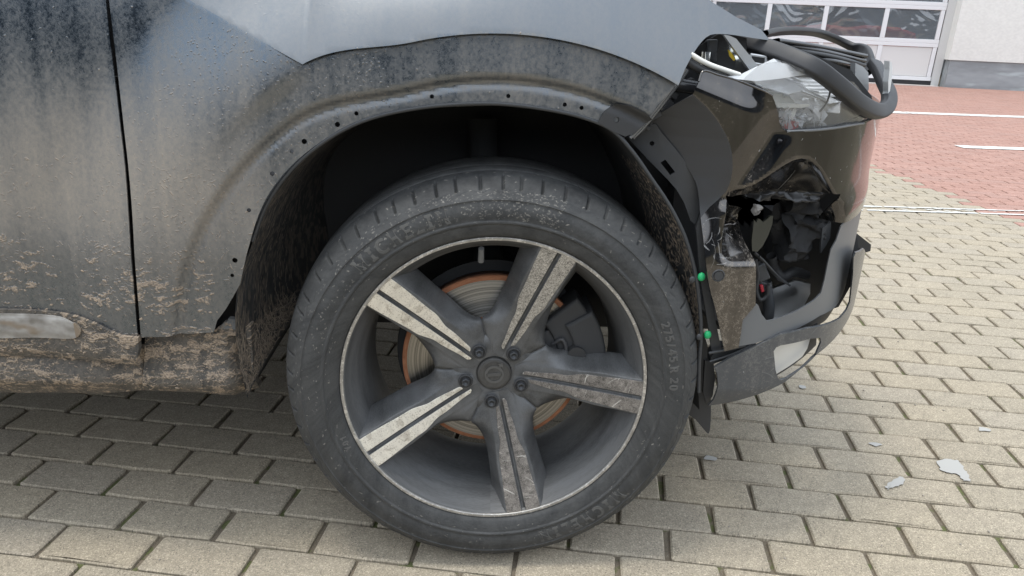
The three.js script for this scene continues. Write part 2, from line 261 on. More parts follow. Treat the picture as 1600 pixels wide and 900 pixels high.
// a sheet of given outline in elevation, depth zf(x, y), real thickness and edges
function panel(outline, zf, { step = 0.01, th = 0.003, holes = [], uv = BODYUV, back = true } = {}) {
  let P = outline.map(p => [p[0], p[1]]); if (area(P) < 0) P.reverse();
  const rings = [P, ...holes], K = keyhole(P, holes);
  const xs = K.map(p => p[0]), ys = K.map(p => p[1]), x0 = Math.floor(Math.min(...xs) / step), x1 = Math.ceil(Math.max(...xs) / step), y0 = Math.floor(Math.min(...ys) / step), y1 = Math.ceil(Math.max(...ys) / step);
  const key = new Map(), V = [], T = [];
  const id = p => { const k = Math.round(p[0] * 1e6) + ',' + Math.round(p[1] * 1e6); let i = key.get(k); if (i === undefined) { i = V.length; V.push(p); key.set(k, i); } return i; };
  for (let i = x0; i < x1; i++) {
    let c = clip(clip(K, 0, i * step, 1), 0, (i + 1) * step, -1); if (c.length < 3) continue;
    for (let j = y0; j < y1; j++) {
      let q = clip(clip(c, 1, j * step, 1), 1, (j + 1) * step, -1);
      q = q.filter((p, k) => { const n = q[(k + 1) % q.length]; return Math.abs(p[0] - n[0]) + Math.abs(p[1] - n[1]) > 2e-6; });
      if (q.length < 3 || Math.abs(area(q)) < 1e-9) continue;
      const tri = THREE.ShapeUtils.triangulateShape(q.map(p => new THREE.Vector2(p[0], p[1])), []);
      for (const t of tri) { const [a, b, d] = t.map(k => q[k]); if ((b[0] - a[0]) * (d[1] - a[1]) - (b[1] - a[1]) * (d[0] - a[0]) > 0) T.push(id(a), id(b), id(d)); else T.push(id(a), id(d), id(b)); }
    }
  }
  const pos = [], nor = [], uvs = [], idx = [], e = Math.min(step * 0.4, 0.003);
  const Z = V.map(p => zf(p[0], p[1]));
  const N = V.map(p => { const n = new THREE.Vector3(-(zf(p[0] + e, p[1]) - zf(p[0] - e, p[1])) / (2 * e), -(zf(p[0], p[1] + e) - zf(p[0], p[1] - e)) / (2 * e), 1).normalize(); return n; });
  const U = p => [(p[0] - uv[0]) / uv[2], (p[1] - uv[1]) / uv[3]];
  V.forEach((p, i) => { pos.push(p[0], p[1], Z[i]); nor.push(N[i].x, N[i].y, N[i].z); uvs.push(...U(p)); });
  for (const t of T) idx.push(t);
  if (back) {
    const o = V.length; V.forEach((p, i) => { pos.push(p[0], p[1], Z[i] - th); nor.push(-N[i].x, -N[i].y, -N[i].z); uvs.push(...U(p)); });
    for (let k = 0; k < T.length; k += 3) idx.push(o + T[k], o + T[k + 2], o + T[k + 1]);
  }
  rings.forEach((ring, ri) => {
    for (let i = 0; i < ring.length; i++) {
      const a = ring[i], b = ring[(i + 1) % ring.length], L = Math.hypot(b[0] - a[0], b[1] - a[1]), n = Math.max(1, Math.ceil(L / step)); if (L < 1e-7) continue;
      let nx = (b[1] - a[1]) / L, ny = -(b[0] - a[0]) / L; if (ri && area(ring) > 0) { nx = -nx; ny = -ny; }
      for (let k = 0; k < n; k++) {
        const p = [mix(a[0], b[0], k / n), mix(a[1], b[1], k / n)], q = [mix(a[0], b[0], (k + 1) / n), mix(a[1], b[1], (k + 1) / n)], o = pos.length / 3, zp = zf(...p), zq = zf(...q);
        pos.push(p[0], p[1], zp, q[0], q[1], zq, p[0], p[1], zp - th, q[0], q[1], zq - th);
        for (let m = 0; m < 4; m++) nor.push(nx, ny, 0); uvs.push(...U(p), ...U(q), ...U(p), ...U(q));
        idx.push(o, o + 2, o + 1, o + 1, o + 2, o + 3);
      }
    }
  });
  const g = new THREE.BufferGeometry();
  g.setAttribute('position', new THREE.Float32BufferAttribute(pos, 3)); g.setAttribute('normal', new THREE.Float32BufferAttribute(nor, 3)); g.setAttribute('uv', new THREE.Float32BufferAttribute(uvs, 2)); g.setIndex(idx);
  return g;
}
function mesh(name, g, m, parent, label) {
  const o = new THREE.Mesh(g, m); o.name = name; o.castShadow = o.receiveShadow = true; if (label) o.userData.label = label; parent.add(o); return o;
}
const names = {};
function thing(o, name, label, category, kind, group) {
  const n = names[name] = (names[name] ?? -1) + 1; o.name = n ? name + '_' + String(n).padStart(3, '0') : name;
  o.userData = { label, category }; if (kind) o.userData.kind = kind; if (group) o.userData.group = group; scene.add(o); return o;
}
const v3 = p => new THREE.Vector3(...p);
const tube = (pts, r, seg = 40, rad = 8) => new THREE.TubeGeometry(new THREE.CatmullRomCurve3(pts.map(v3)), seg, r, rad);
const box = (w, h, d, x, y, z, ry = 0, rx = 0, rz = 0) => { const g = new THREE.BoxGeometry(w, h, d); if (rx || ry || rz) g.applyMatrix4(new THREE.Matrix4().makeRotationFromEuler(new THREE.Euler(rx, ry, rz))); g.translate(x, y, z); return g; };
const rbox = (w, h, d, r, x, y, z, rot) => { const g = new RoundedBoxGeometry(w, h, d, 2, r); if (rot) g.applyMatrix4(new THREE.Matrix4().makeRotationFromEuler(new THREE.Euler(...rot))); g.translate(x, y, z); return g; };
// structured surface from rows of points
function grid(rows, uvf) {
  const pos = [], uv = [], idx = [], n = rows[0].length;
  rows.forEach((r, i) => r.forEach((p, j) => { pos.push(...p); uv.push(...(uvf ? uvf(i / (rows.length - 1), j / (n - 1), p) : [i / (rows.length - 1), j / (n - 1)])); }));
  for (let i = 0; i < rows.length - 1; i++) for (let j = 0; j < n - 1; j++) { const a = i * n + j; idx.push(a, a + n, a + 1, a + 1, a + n, a + n + 1); }
  const g = new THREE.BufferGeometry(); g.setAttribute('position', new THREE.Float32BufferAttribute(pos, 3)); g.setAttribute('uv', new THREE.Float32BufferAttribute(uv, 2)); g.setIndex(idx); g.computeVertexNormals(); return g;
}
const plain = g => { g = g.index ? g.toNonIndexed() : g; for (const k of Object.keys(g.attributes)) if (!['position', 'normal', 'uv'].includes(k)) g.deleteAttribute(k); return g; };
const join = list => mergeGeometries(list.map(plain));
function rumple(g, amp, freq, seed) { // crush a solid out of shape
  const p = g.attributes.position; for (let i = 0; i < p.count; i++) { const x = p.getX(i), y = p.getY(i), z = p.getZ(i), n = fbm(x * freq + seed, y * freq + z * freq * 0.7, 4) - 0.5, m = fbm(y * freq + seed + 40, z * freq + x * freq * 0.6, 4) - 0.5; p.setXYZ(i, x + amp * n, y + amp * m, z + amp * (n - m)); }
  g.computeVertexNormals(); return g;
}
console.log('setup done');

// ================================================================ ground
const GA = 0.16775, GC = Math.cos(GA), GS = Math.sin(GA);       // the paving runs 9.6 degrees off the car
const G0 = [1.4332, -1.0100], LU = 0.1988, LK = 0.0984;
const gw = (u, k) => [G0[0] + u * LU * GC - k * LK * GS, G0[1] + u * LU * GS + k * LK * GC];
const concrete = (() => {
  const W = 1024, R = rng(5), m = new Float32Array(W * W);
  for (let k = 0; k < 9000; k++) fibre(m, W, W, R() * W, R() * W, 1 + R() * 4, R() * 6.3, 0, 1.2 + R() * 3.0, 0.3 + R() * 0.7);
  const d = new Float32Array(W * W); for (let k = 0; k < 5000; k++) fibre(d, W, W, R() * W, R() * W, 1 + R() * 3, R() * 6.3, 0, 0.8 + R() * 2.0, 0.3 + R() * 0.7);
  const val = (i, j) => { const q = j * W + i; return 0.76 + 0.34 * (vn(i / 4, j / 4) - 0.5) + 0.22 * (fbm(i / 40, j / 40, 4) - 0.5) + 0.50 * m[q] - 0.55 * d[q]; };
  return { map: tex(W, W, (i, j, o) => { const v = val(i, j); o[0] = 0.72 * v; o[1] = 0.72 * v * (0.992 + 0.01 * vn(i / 9, j / 9)); o[2] = 0.72 * v * (0.975 + 0.03 * vn(i / 7, j / 7)); }, true), bump: tex(W, W, (i, j, o) => { o[0] = o[1] = o[2] = cl(0.5 * val(i, j)); }, false) };
})();
const R1 = rng(99);
function tones(list) { return list.map(c => std(c, 0.92, 0, { map: concrete.map, bumpMap: concrete.bump, bumpScale: 0.0012 })); }
const GREY = tones([[0.575, 0.495, 0.375], [0.56, 0.485, 0.37], [0.595, 0.51, 0.385], [0.565, 0.49, 0.38], [0.545, 0.47, 0.355], [0.585, 0.50, 0.372]]);
const REDT = tones([[0.60, 0.345, 0.275], [0.57, 0.325, 0.26], [0.62, 0.365, 0.295], [0.585, 0.35, 0.285]]);
// a paving stone with worn, chamfered edges, 48 triangles
function stone(seed, L = 0.1875, Wd = 0.0928) {
  const R = rng(seed), e = [], a = L / 2, b = Wd / 2, c = 0.004;
  const P = [[-a + c, -b], [-a * 0.2, -b], [a * 0.4, -b], [a - c, -b], [a, -b + c], [a, b - c], [a - c, b], [a * 0.1, b], [-a + c, b], [-a, b - c], [-a, -b + c]];
  const rim = P.map(p => [p[0] + (R() - 0.5) * 0.0042, p[1] + (R() - 0.5) * 0.0036]), top = rim.map(p => [p[0] * (1 - 0.0036 / a), p[1] * (1 - 0.0036 / b)]);
  const pos = [], uv = [], u0 = R(), w0 = R(), push = (p, y) => { pos.push(p[0], y, p[1]); uv.push(p[0] / 0.42 + u0, p[1] / 0.42 + w0); }, n = P.length;
  for (let i = 1; i < n - 1; i++) { push(top[0], 0); push(top[i + 1], 0); push(top[i], 0); }
  for (let i = 0; i < n; i++) { const k = (i + 1) % n; for (const [A, B, ya, yb] of [[top, rim, 0, -0.003], [rim, rim, -0.003, -0.03]]) { push(A[i], ya); push(A[k], ya); push(B[k], yb); push(A[i], ya); push(B[k], yb); push(B[i], yb); } }
  const g = new THREE.BufferGeometry(); g.setAttribute('position', new THREE.Float32BufferAttribute(pos, 3)); g.setAttribute('uv', new THREE.Float32BufferAttribute(uv, 2)); g.computeVertexNormals(); return g;
}
const STONES = [1, 2, 3, 4, 5, 6, 7, 8].map(k => stone(k * 13));
camera.updateMatrixWorld(); camera.updateProjectionMatrix();
const jointTex = tex(512, 512, (i, j, o) => { const v = 0.5 + 0.9 * (vn(i / 2, j / 2) - 0.5) + 0.5 * (fbm(i / 25, j / 25, 3) - 0.5), g = sm(0.52, 0.66, fbm(i / 60 + 3, j / 60, 3)); o[0] = mix(0.20, 0.13, g) * (0.6 + 0.8 * v); o[1] = mix(0.165, 0.14, g) * (0.6 + 0.8 * v); o[2] = mix(0.12, 0.055, g) * (0.6 + 0.8 * v); }, true);
jointTex.repeat.set(1 / 0.3, 1 / 0.3);
function sheet(name, pts, y, m, parent) { // flat ground sheet from x,z outline
  const s = new THREE.Shape(pts.map(p => new THREE.Vector2(p[0], -p[1]))), g = new THREE.ShapeGeometry(s); g.rotateX(-Math.PI / 2); g.translate(0, y, 0); return parent ? mesh(name, g, m, parent) : new THREE.Mesh(g, m);
}
const RX = 3.09, FAC = 9.457, FAZ = -14.508;
{
  const gm = std([0.8, 0.8, 0.8], 0.95, 0, { map: jointTex });
  const o = sheet('ground', [[-60, -60], [60, -60], [60, 60], [-60, 60]], -0.0085, gm); o.receiveShadow = true;
  thing(o, 'ground', 'sandy brown bedding that shows in the joints between the paving stones', 'ground', 'structure');
  const grey = thing(new THREE.Group(), 'grey_paving', 'yard of grey concrete paving stones laid in running bond', 'paving', 'structure');
  const red = thing(new THREE.Group(), 'red_paving', 'forecourt of red paving stones in front of the workshop door', 'paving', 'structure');
  const nrm = [-GS, GC];
  const q = new THREE.Vector3(), list = { grey: [], red: [] };
  for (let k = -150; k < 46; k++) for (let u = -40; u < 60; u++) {
    const [x, z] = gw(u + 0.5 + (((k % 2) + 2) % 2) * 0.5, k + 0.5);
    if (x < -3.2 || z > 2.6) continue;
    if ((x - FAC) * nrm[0] + (z - FAZ) * nrm[1] < 0.05) continue;
    const red_ = x > RX; if (!red_ && (z < -6.5 || x < -3)) continue; if (red_ && (x > 13.5 || z > 0.5)) continue;
    q.set(x, 0, z).project(camera);
    const inside = q.z < 1 && Math.abs(q.x) < 1.03 && Math.abs(q.y) < 1.05, px = (q.x * 0.5 + 0.5) * 1600, py = (0.5 - q.y * 0.5) * 900;
    if (red_ && !inside && (px < 1150 || px > 2100)) continue;
    const seen = inside && (py > 618 || px > 1110) && !(px > 470 && px < 1060 && py < 800);
    (red_ ? list.red : list.grey).push({ x, z, seen, d: (x - camera.position.x) ** 2 + (z - camera.position.z) ** 2 });
  }
  for (const [kind, mats, parent] of [['grey', GREY, grey], ['red', REDT, red]]) {
    const a = list[kind]; a.sort((p, r) => (r.seen - p.seen) || (p.d - r.d));
    const rest = mats.map(() => []);
    a.forEach((s, i) => {
      const g = STONES[(R1() * 8) | 0], mi = (R1() * mats.length) | 0, m4 = new THREE.Matrix4().makeRotationFromEuler(new THREE.Euler((R1() - 0.5) * 0.012, -GA + (R1() - 0.5) * 0.012 + (R1() < 0.5 ? Math.PI : 0), (R1() - 0.5) * 0.009));
      m4.setPosition(s.x + (R1() - 0.5) * 0.002, (R1() - 0.5) * 0.0022 - 0.0005, s.z + (R1() - 0.5) * 0.0016);
      if (i < 300 && s.seen) { const o = mesh('paving_stone', g, mats[mi], parent); o.applyMatrix4(m4); }
      else rest[mi].push(g.clone().applyMatrix4(m4));
    });
    rest.forEach((r, i) => { if (r.length) { const o = mesh('paving_stones', mergeGeometries(r), mats[i], parent); o.userData.kind = 'stuff'; } });
    console.log(kind, a.length, a.filter(s => s.seen).length);
  }
  // spilt grey paint
  const sp = std([0.385, 0.375, 0.35], 0.8);
  for (const k of ['stain', 'stain2']) sheet('paint_stain', spline(mm(D[k]), 6, true).map((p, i) => [p[0] + 0.011 * (fbm(i * 0.7, 3, 2) - 0.5), p[1] + 0.009 * (fbm(i * 0.8, 8, 2) - 0.5)]), 0.0035, sp, grey).userData.label = 'pale splash of dried paint on the stones';
  const R = rng(3); for (const [x, z] of [[0.99, -0.42], [0.93, -0.73], [0.54, -0.35], [1.33, -0.5]]) { const n = 7, pp = []; for (let i = 0; i < n; i++) { const a = i / n * 6.283, r = 0.006 + R() * 0.008; pp.push([x + r * 1.5 * Math.cos(a), z + r * Math.sin(a)]); } sheet('paint_stain', spline(pp, 3, true), 0.0034, sp, grey); }
  { // grit lying on the stones
    const Rg = rng(17), gs = [], b = [0, 1, 2].map(() => new THREE.IcosahedronGeometry(1, 0));
    for (let k = 0; k < 420; k++) { const x = -1.4 + Rg() * 3.6, z = 0.45 - Rg() * 1.9, r = 0.0007 + Rg() * Rg() * 0.0024, g = b[k % 3].clone(); g.scale(r * 1.3, r * 0.8, r); g.rotateY(Rg() * 6); g.translate(x, r * 0.6, z); gs.push(g); }
    const o = mesh('grit', mergeGeometries(gs), std([0.30, 0.27, 0.23], 0.9), grey); o.userData.kind = 'stuff';
  }
  // worn white bay lines
  const lineTex = tex(1024, 64, (i, j, o) => { o[0] = o[1] = 0.78 + 0.1 * vn(i / 3, j / 3); o[2] = 0.74; }, true);
  const ws = [0.62, 0.56, 0.66].map(v => std([v, v, v * 0.95], 0.85));
  const line = (x0, x1, z0, z1, seed, wear, label) => {
    const R = rng(seed), polys = [];
    const r0 = z1 - z0, edge = wear ? [[z0, z0 + 0.022], [z1 - 0.026, z1]] : [[z0, z1]];
    for (const [a, b] of edge) { let x = x0; while (x < x1) { const l = 0.05 + R() * 0.22, e = Math.min(x1, x + l), j = () => (R() - 0.5) * 0.012; polys.push([[x, a + j()], [e, a + j()], [e, b + j()], [x, b + j()]]); x = e + (R() < 0.35 ? R() * 0.03 : 0.001); } }
    if (wear) for (let k = 0; k < 60; k++) { const x = x0 + R() * (x1 - x0), z = z0 + R() * r0 * 0.8, s = 0.012 + R() * 0.035; polys.push([[x, z], [x + s, z + 0.3 * s], [x + s * 1.3, z + s * 0.7], [x + s * 0.3, z + s * 0.5]]); }
    const g = mergeGeometries(polys.map(p => { const s = sheet('', p, 0.0042, ws[0]); return s.geometry; }));
    const o = new THREE.Mesh(g, ws[0]); o.receiveShadow = true; thing(o, 'painted_line', label, 'road marking', 'structure');
  };
  line(1.2, 6.5, -3.115, -2.99, 11, true, 'worn double white line crossing from the grey stones onto the red');
  line(3.9, 14, -8.87, -8.63, 12, false, 'long solid white line across the red stones, closer to the workshop');
  line(4.57, 14, -5.825, -5.66, 13, false, 'white line on the red stones that starts abruptly, between two longer ones');
}
console.log('ground done');

// ================================================================ workshop behind
{
  const b = thing(new THREE.Group(), 'workshop_building', 'white rendered workshop with grey plinth and glazed sectional door', 'building');
  b.position.set(FAC, 0, FAZ); b.rotation.y = -GA;               // local x along the front, local z out of it; door plane at z = 0
  const plaster = tex(512, 512, (i, j, o) => { const v = 0.92 + 0.10 * (vn(i / 2, j / 2) - 0.5) + 0.10 * (fbm(i / 50, j / 50, 4) - 0.5); o[0] = o[1] = v; o[2] = v * 0.985; }, true);
  const wall = std([0.80, 0.80, 0.77], 0.9, 0, { map: plaster });
  const plin = std([1, 1, 1], 0.85, 0, { map: tex(512, 256, (i, j, o) => { const v = 0.30 + 0.16 * (fbm(i / 45, j / 60, 4) - 0.5) + 0.1 * (fbm(i / 12, j / 40, 3) - 0.5), w = sm(0.55, 0.75, fbm(i / 30 + 9, j / 50, 4)); o[0] = v * 0.93 + 0.10 * w; o[1] = v + 0.12 * w; o[2] = v * 1.04 + 0.12 * w; }, true) });
  const white = std([0.74, 0.75, 0.76], 0.4), pan = std([0.66, 0.655, 0.64], 0.5), dark = std([0.02, 0.02, 0.022], 0.7);
  mesh('wall', join([box(9, 6.5, 0.3, 4.67, 3.79, 0.10), box(4.94, 3, 0.3, -2.27, 5.54, 0.10), box(6, 6.5, 0.3, -7.74, 3.79, 0.10)]), wall, b);
  mesh('plinth', box(8.96, 0.54, 0.27, 4.69, 0.265, 0.092), plin, b); mesh('plinth', box(5.96, 0.54, 0.27, -7.76, 0.265, 0.092), plin, b);
  for (const x of [0.0875, -4.7625]) mesh('door_jamb', box(0.165, 4.04, 0.1, x, 2.02, -0.05), std([0.60, 0.61, 0.60], 0.6), b);
  mesh('interior', join([box(14, 0.1, 6, -2, -0.06, -3.2), box(14, 5, 0.2, -2, 2.5, -6.2), box(14, 0.2, 3.0, -2, 5, -4.7), box(0.2, 5, 6, 5, 2.5, -3.2), box(0.2, 5, 6, -9, 2.5, -3.2)]), std([0.35, 0.37, 0.39], 0.9), b);  // roof slab cut short: unseen opening added to let daylight onto the red car
  mesh('threshold', box(4.85, 0.012, 0.35, -2.34, 0.006, 0.09), std([0.5, 0.45, 0.42], 0.8), b);
  const door = new THREE.Group(); door.name = 'sectional_door'; door.userData.label = 'white sectional door with rows of wavy panes'; b.add(door);
  const X = [-0.06, -1.14, -2.34, -3.48, -4.62], rows = [[0.10, 0.836, 0], [0.840, 1.556, 1], [1.560, 2.316, 1], [2.320, 3.076, 1], [3.080, 3.98, 1]];
  const wav = tex(512, 512, (i, j, o) => { const x = i / 70, y = j / 70, a = fbm(x + 3 * fbm(x * 0.7, y * 0.7, 2), y + 3 * fbm(x * 0.7 + 7, y * 0.7, 2), 3); o[0] = o[1] = o[2] = a; }, false);
  const glass = X.slice(1).map((_, i) => { const t = wav.clone(); t.offset.set(i * 0.31, i * 0.17); t.repeat.set(0.26, 0.15); t.needsUpdate = true; return phy([0.60, 0.64, 0.67], 0.05, 0, { transmission: 0.86, thickness: 0, ior: 2.1, bumpMap: t, bumpScale: 0.03 }); });
  mesh('bottom_seal', box(4.7, 0.085, 0.05, -2.34, 0.055, -0.01), dark, door);
  rows.forEach(([y0, y1, win], r) => {
    mesh('rail', rbox(4.66, 0.075, 0.05, 0.006, -2.34, y0 + 0.036, 0), white, door);
    mesh('rail', rbox(4.66, 0.075, 0.05, 0.006, -2.34, y1 - 0.036, 0), white, door);
    for (let i = 0; i < 5; i++) mesh('stile', rbox(i % 4 ? 0.09 : 0.08, y1 - y0 - 0.152, 0.046, 0.006, X[i] + (i === 0 ? 0.0 : i === 4 ? 0.0 : 0), (y0 + y1) / 2, 0), white, door);
    for (let i = 0; i < 4; i++) {
      const w = X[i] - X[i + 1] - 0.088, cx = (X[i] + X[i + 1]) / 2, h = y1 - y0 - 0.15;
      if (win) mesh('pane', box(w, h, 0.006, cx, (y0 + y1) / 2, -0.008), glass[i], door); else mesh('infill_panel', box(w - 0.012, h - 0.012, 0.02, cx, (y0 + y1) / 2, -0.006), pan, door);
    }
  });
  mesh('edge_gap', box(0.026, 3.95, 0.03, -0.008, 2.02, -0.03), dark, b);
  // dirty streak low on the jamb
  // the car inside
  const rc = thing(new THREE.Group(), 'red_car', 'red car parked inside the workshop behind the door panes', 'car');
  b.updateMatrixWorld(); rc.position.set(-1.15, 0, -0.55).applyMatrix4(b.matrixWorld); rc.rotation.y = -GA;
  const rp = std([0.55, 0.035, 0.03], 0.3);
  const sh = new THREE.Shape([[-1.6, 0.3], [0.95, 0.3], [1.0, 0.6], [0.85, 0.95], [0.55, 1.04], [-0.1, 1.06], [-0.5, 1.0], [-1.0, 1.05], [-1.6, 0.95]].map(p => new THREE.Vector2(...p)));
  const eg = new THREE.ExtrudeGeometry(sh, { depth: 1.3, bevelEnabled: true, bevelSize: 0.09, bevelThickness: 0.12, bevelSegments: 4 }); eg.translate(0, 0, -1.5); mesh('body', eg, rp, rc);
  const cab = new THREE.ExtrudeGeometry(new THREE.Shape([[-1.3, 1.12], [-0.1, 1.14], [-0.45, 1.5], [-1.2, 1.52]].map(p => new THREE.Vector2(...p))), { depth: 1.1, bevelEnabled: true, bevelSize: 0.03, bevelThickness: 0.05 }); cab.translate(0, 0, -1.4); mesh('cabin_glass', cab, M.blackGloss, rc);
  for (const x of [-1.1, 0.45]) for (const z of [-0.12, -1.6]) { const w = new THREE.CylinderGeometry(0.31, 0.31, 0.18, 28); w.rotateX(Math.PI / 2); w.translate(x, 0.31, z); mesh('wheel', w, M.blackMatte, rc); }
  // dark building across the yard, behind the camera: what the clean upper door mirrors
  const ob = thing(new THREE.Group(), 'opposite_building', 'dark slate clad hall across the yard, facing the flank of the car', 'building');
  ob.position.set(0, 0, 13);
  mesh('wall', box(44, 3.4, 6, 0, 1.7, 3), std([0.06, 0.075, 0.095], 0.8), ob);
  mesh('roof', box(45, 0.3, 7, 0, 3.552, 3), std([0.10, 0.10, 0.11], 0.8), ob);
  for (let i = 0; i < 7; i++) mesh('window', box(2.4, 1.5, 0.08, -16 + i * 5.2, 2.2, -0.03), M.blackGloss, ob);
}
console.log('buildings done');
// ================================================================ the car
const car = thing(new THREE.Group(), 'car', 'dark dirty car with stripped wheel arch and a smashed front corner', 'car');
const AR = r => a => [r * Math.cos(a), 0.375 + r * Math.sin(a)];
function sideZ(x, y, low = false) {
  const rho = Math.hypot(x, y - 0.375);
  const s = -0.03 - 0.10 * Math.max(0, y - 0.6) ** 2 - 0.05 * Math.max(0, 0.6 - y) + 0.03 * sm(0.8, 0.6, rho);
  const rc = 0.587 + 0.027 * sm(-0.14, -0.308, x), dr = rho - rc;
  const d = x >= -0.308 ? dr : (x + 0.308) * 0.441 + (y - 0.906) * 0.8975;
  let z = s - 0.42 * Math.max(0, d);
  z += 0.0012 * (fbm(x * 6, y * 6, 2) - 0.5);
  if (y > 0.375) {
    const wb = sm(-0.47, -0.30, x);
    z -= low ? wb * 0.011 * mix(sm(-0.002, 0.03, -dr), 1, sm(-0.37, -0.29, x)) : 0;                       // the seat of the missing arch trim
    const rg = 0.519 + 0.034 * sm(-0.14, -0.34, x);
    z -= 0.010 * sm(0.010, -0.008, rho - rg) - 0.004 * Math.exp(-(((rho - rg + 0.004) / 0.007) ** 2)) * -1;
  }
  return z;
}
const seg = (x, y, ax, ay, bx, by, w) => { const t = cl(((x - ax) * (bx - ax) + (y - ay) * (by - ay)) / ((bx - ax) ** 2 + (by - ay) ** 2)), d = Math.hypot(x - ax - t * (bx - ax), y - ay - t * (by - ay)); return Math.exp(-((d / w) ** 2)); };
const CR = mm(D.crease);
function xcrease(y) { if (y >= CR[0][1]) return CR[0][0]; for (let i = 0; i < CR.length - 1; i++) if (y <= CR[i][1] && y >= CR[i + 1][1]) return mix(CR[i][0], CR[i + 1][0], (y - CR[i][1]) / (CR[i + 1][1] - CR[i][1])); return CR[CR.length - 1][0]; }
const noseZ = (x, y, d = 0.015) => -0.02 - 0.8 * Math.max(0, (x - 0.33 - d) / 0.62) ** 2.6 + 0.04 * Math.max(0, y - 0.7);
function bumpZ(x, y) {
  let z = noseZ(x, y);
  const dl = Math.max(0, xcrease(y) - x); z -= 0.5 * dl * sm(0.60, 0.72, y);
  z += 0.010 * sm(0.72, 0.60, y);                                // lower skirt stands a little proud
  z -= 0.30 * sm(0.0, 0.03, y - 0.885 + 0.35 * (x - 0.30)) * Math.max(0, y - 0.885 + 0.35 * (x - 0.30)) * sm(0.425, 0.37, x);   // top of the corner leans in
  z -= 0.010 * seg(x, y, 0.385, 0.725, 0.440, 0.825, 0.022);      // folds of the crushed corner
  z += 0.002 * seg(x, y, 0.43, 0.735, 0.462, 0.80, 0.03);
  const yl = x < 0.50 ? mix(0.735, 0.790, sm(0.385, 0.50, x)) : mix(0.790, 0.700, sm(0.50, 0.635, x)), un = Math.max(0, yl - y);
  z -= 0.95 * un * sm(0.0, 0.012, un) * sm(0.375, 0.40, x) * sm(0.64, 0.60, x) * sm(0.60, 0.66, y);   // the skin is folded under above the tear
  z += 0.010 * sm(0.60, 0.66, x) * Math.exp(-(((y - 0.68) / 0.03) ** 2));
  const c = sm(0.60, 0.64, y) * sm(0.735, 0.70, y) * sm(0.36, 0.38, x) * sm(0.46, 0.44, x);
  z += c * (0.013 * (fbm(x * 26 + 3, y * 26, 2) - 0.5) - 0.004);
  z += 0.010 * sm(0.62, 0.45, y) * (fbm(x * 16, y * 7, 3) - 0.5);
  return z;
}
const frameZ = (x, y) => noseZ(x, y) + 0.004 + 0.004 * (fbm(x * 9, y * 9, 2) - 0.5) - 0.35 * Math.max(0, y - 0.62) * 0;
const lowZ = (x, y) => noseZ(x, y, 0.045) - 0.9 * Math.max(0, 0.36 - y) ** 1.3 + 0.003 * (fbm(x * 8, y * 8, 2) - 0.5);
const flat = z => () => z;
const off = (f, o) => (x, y) => f(x, y) + o;

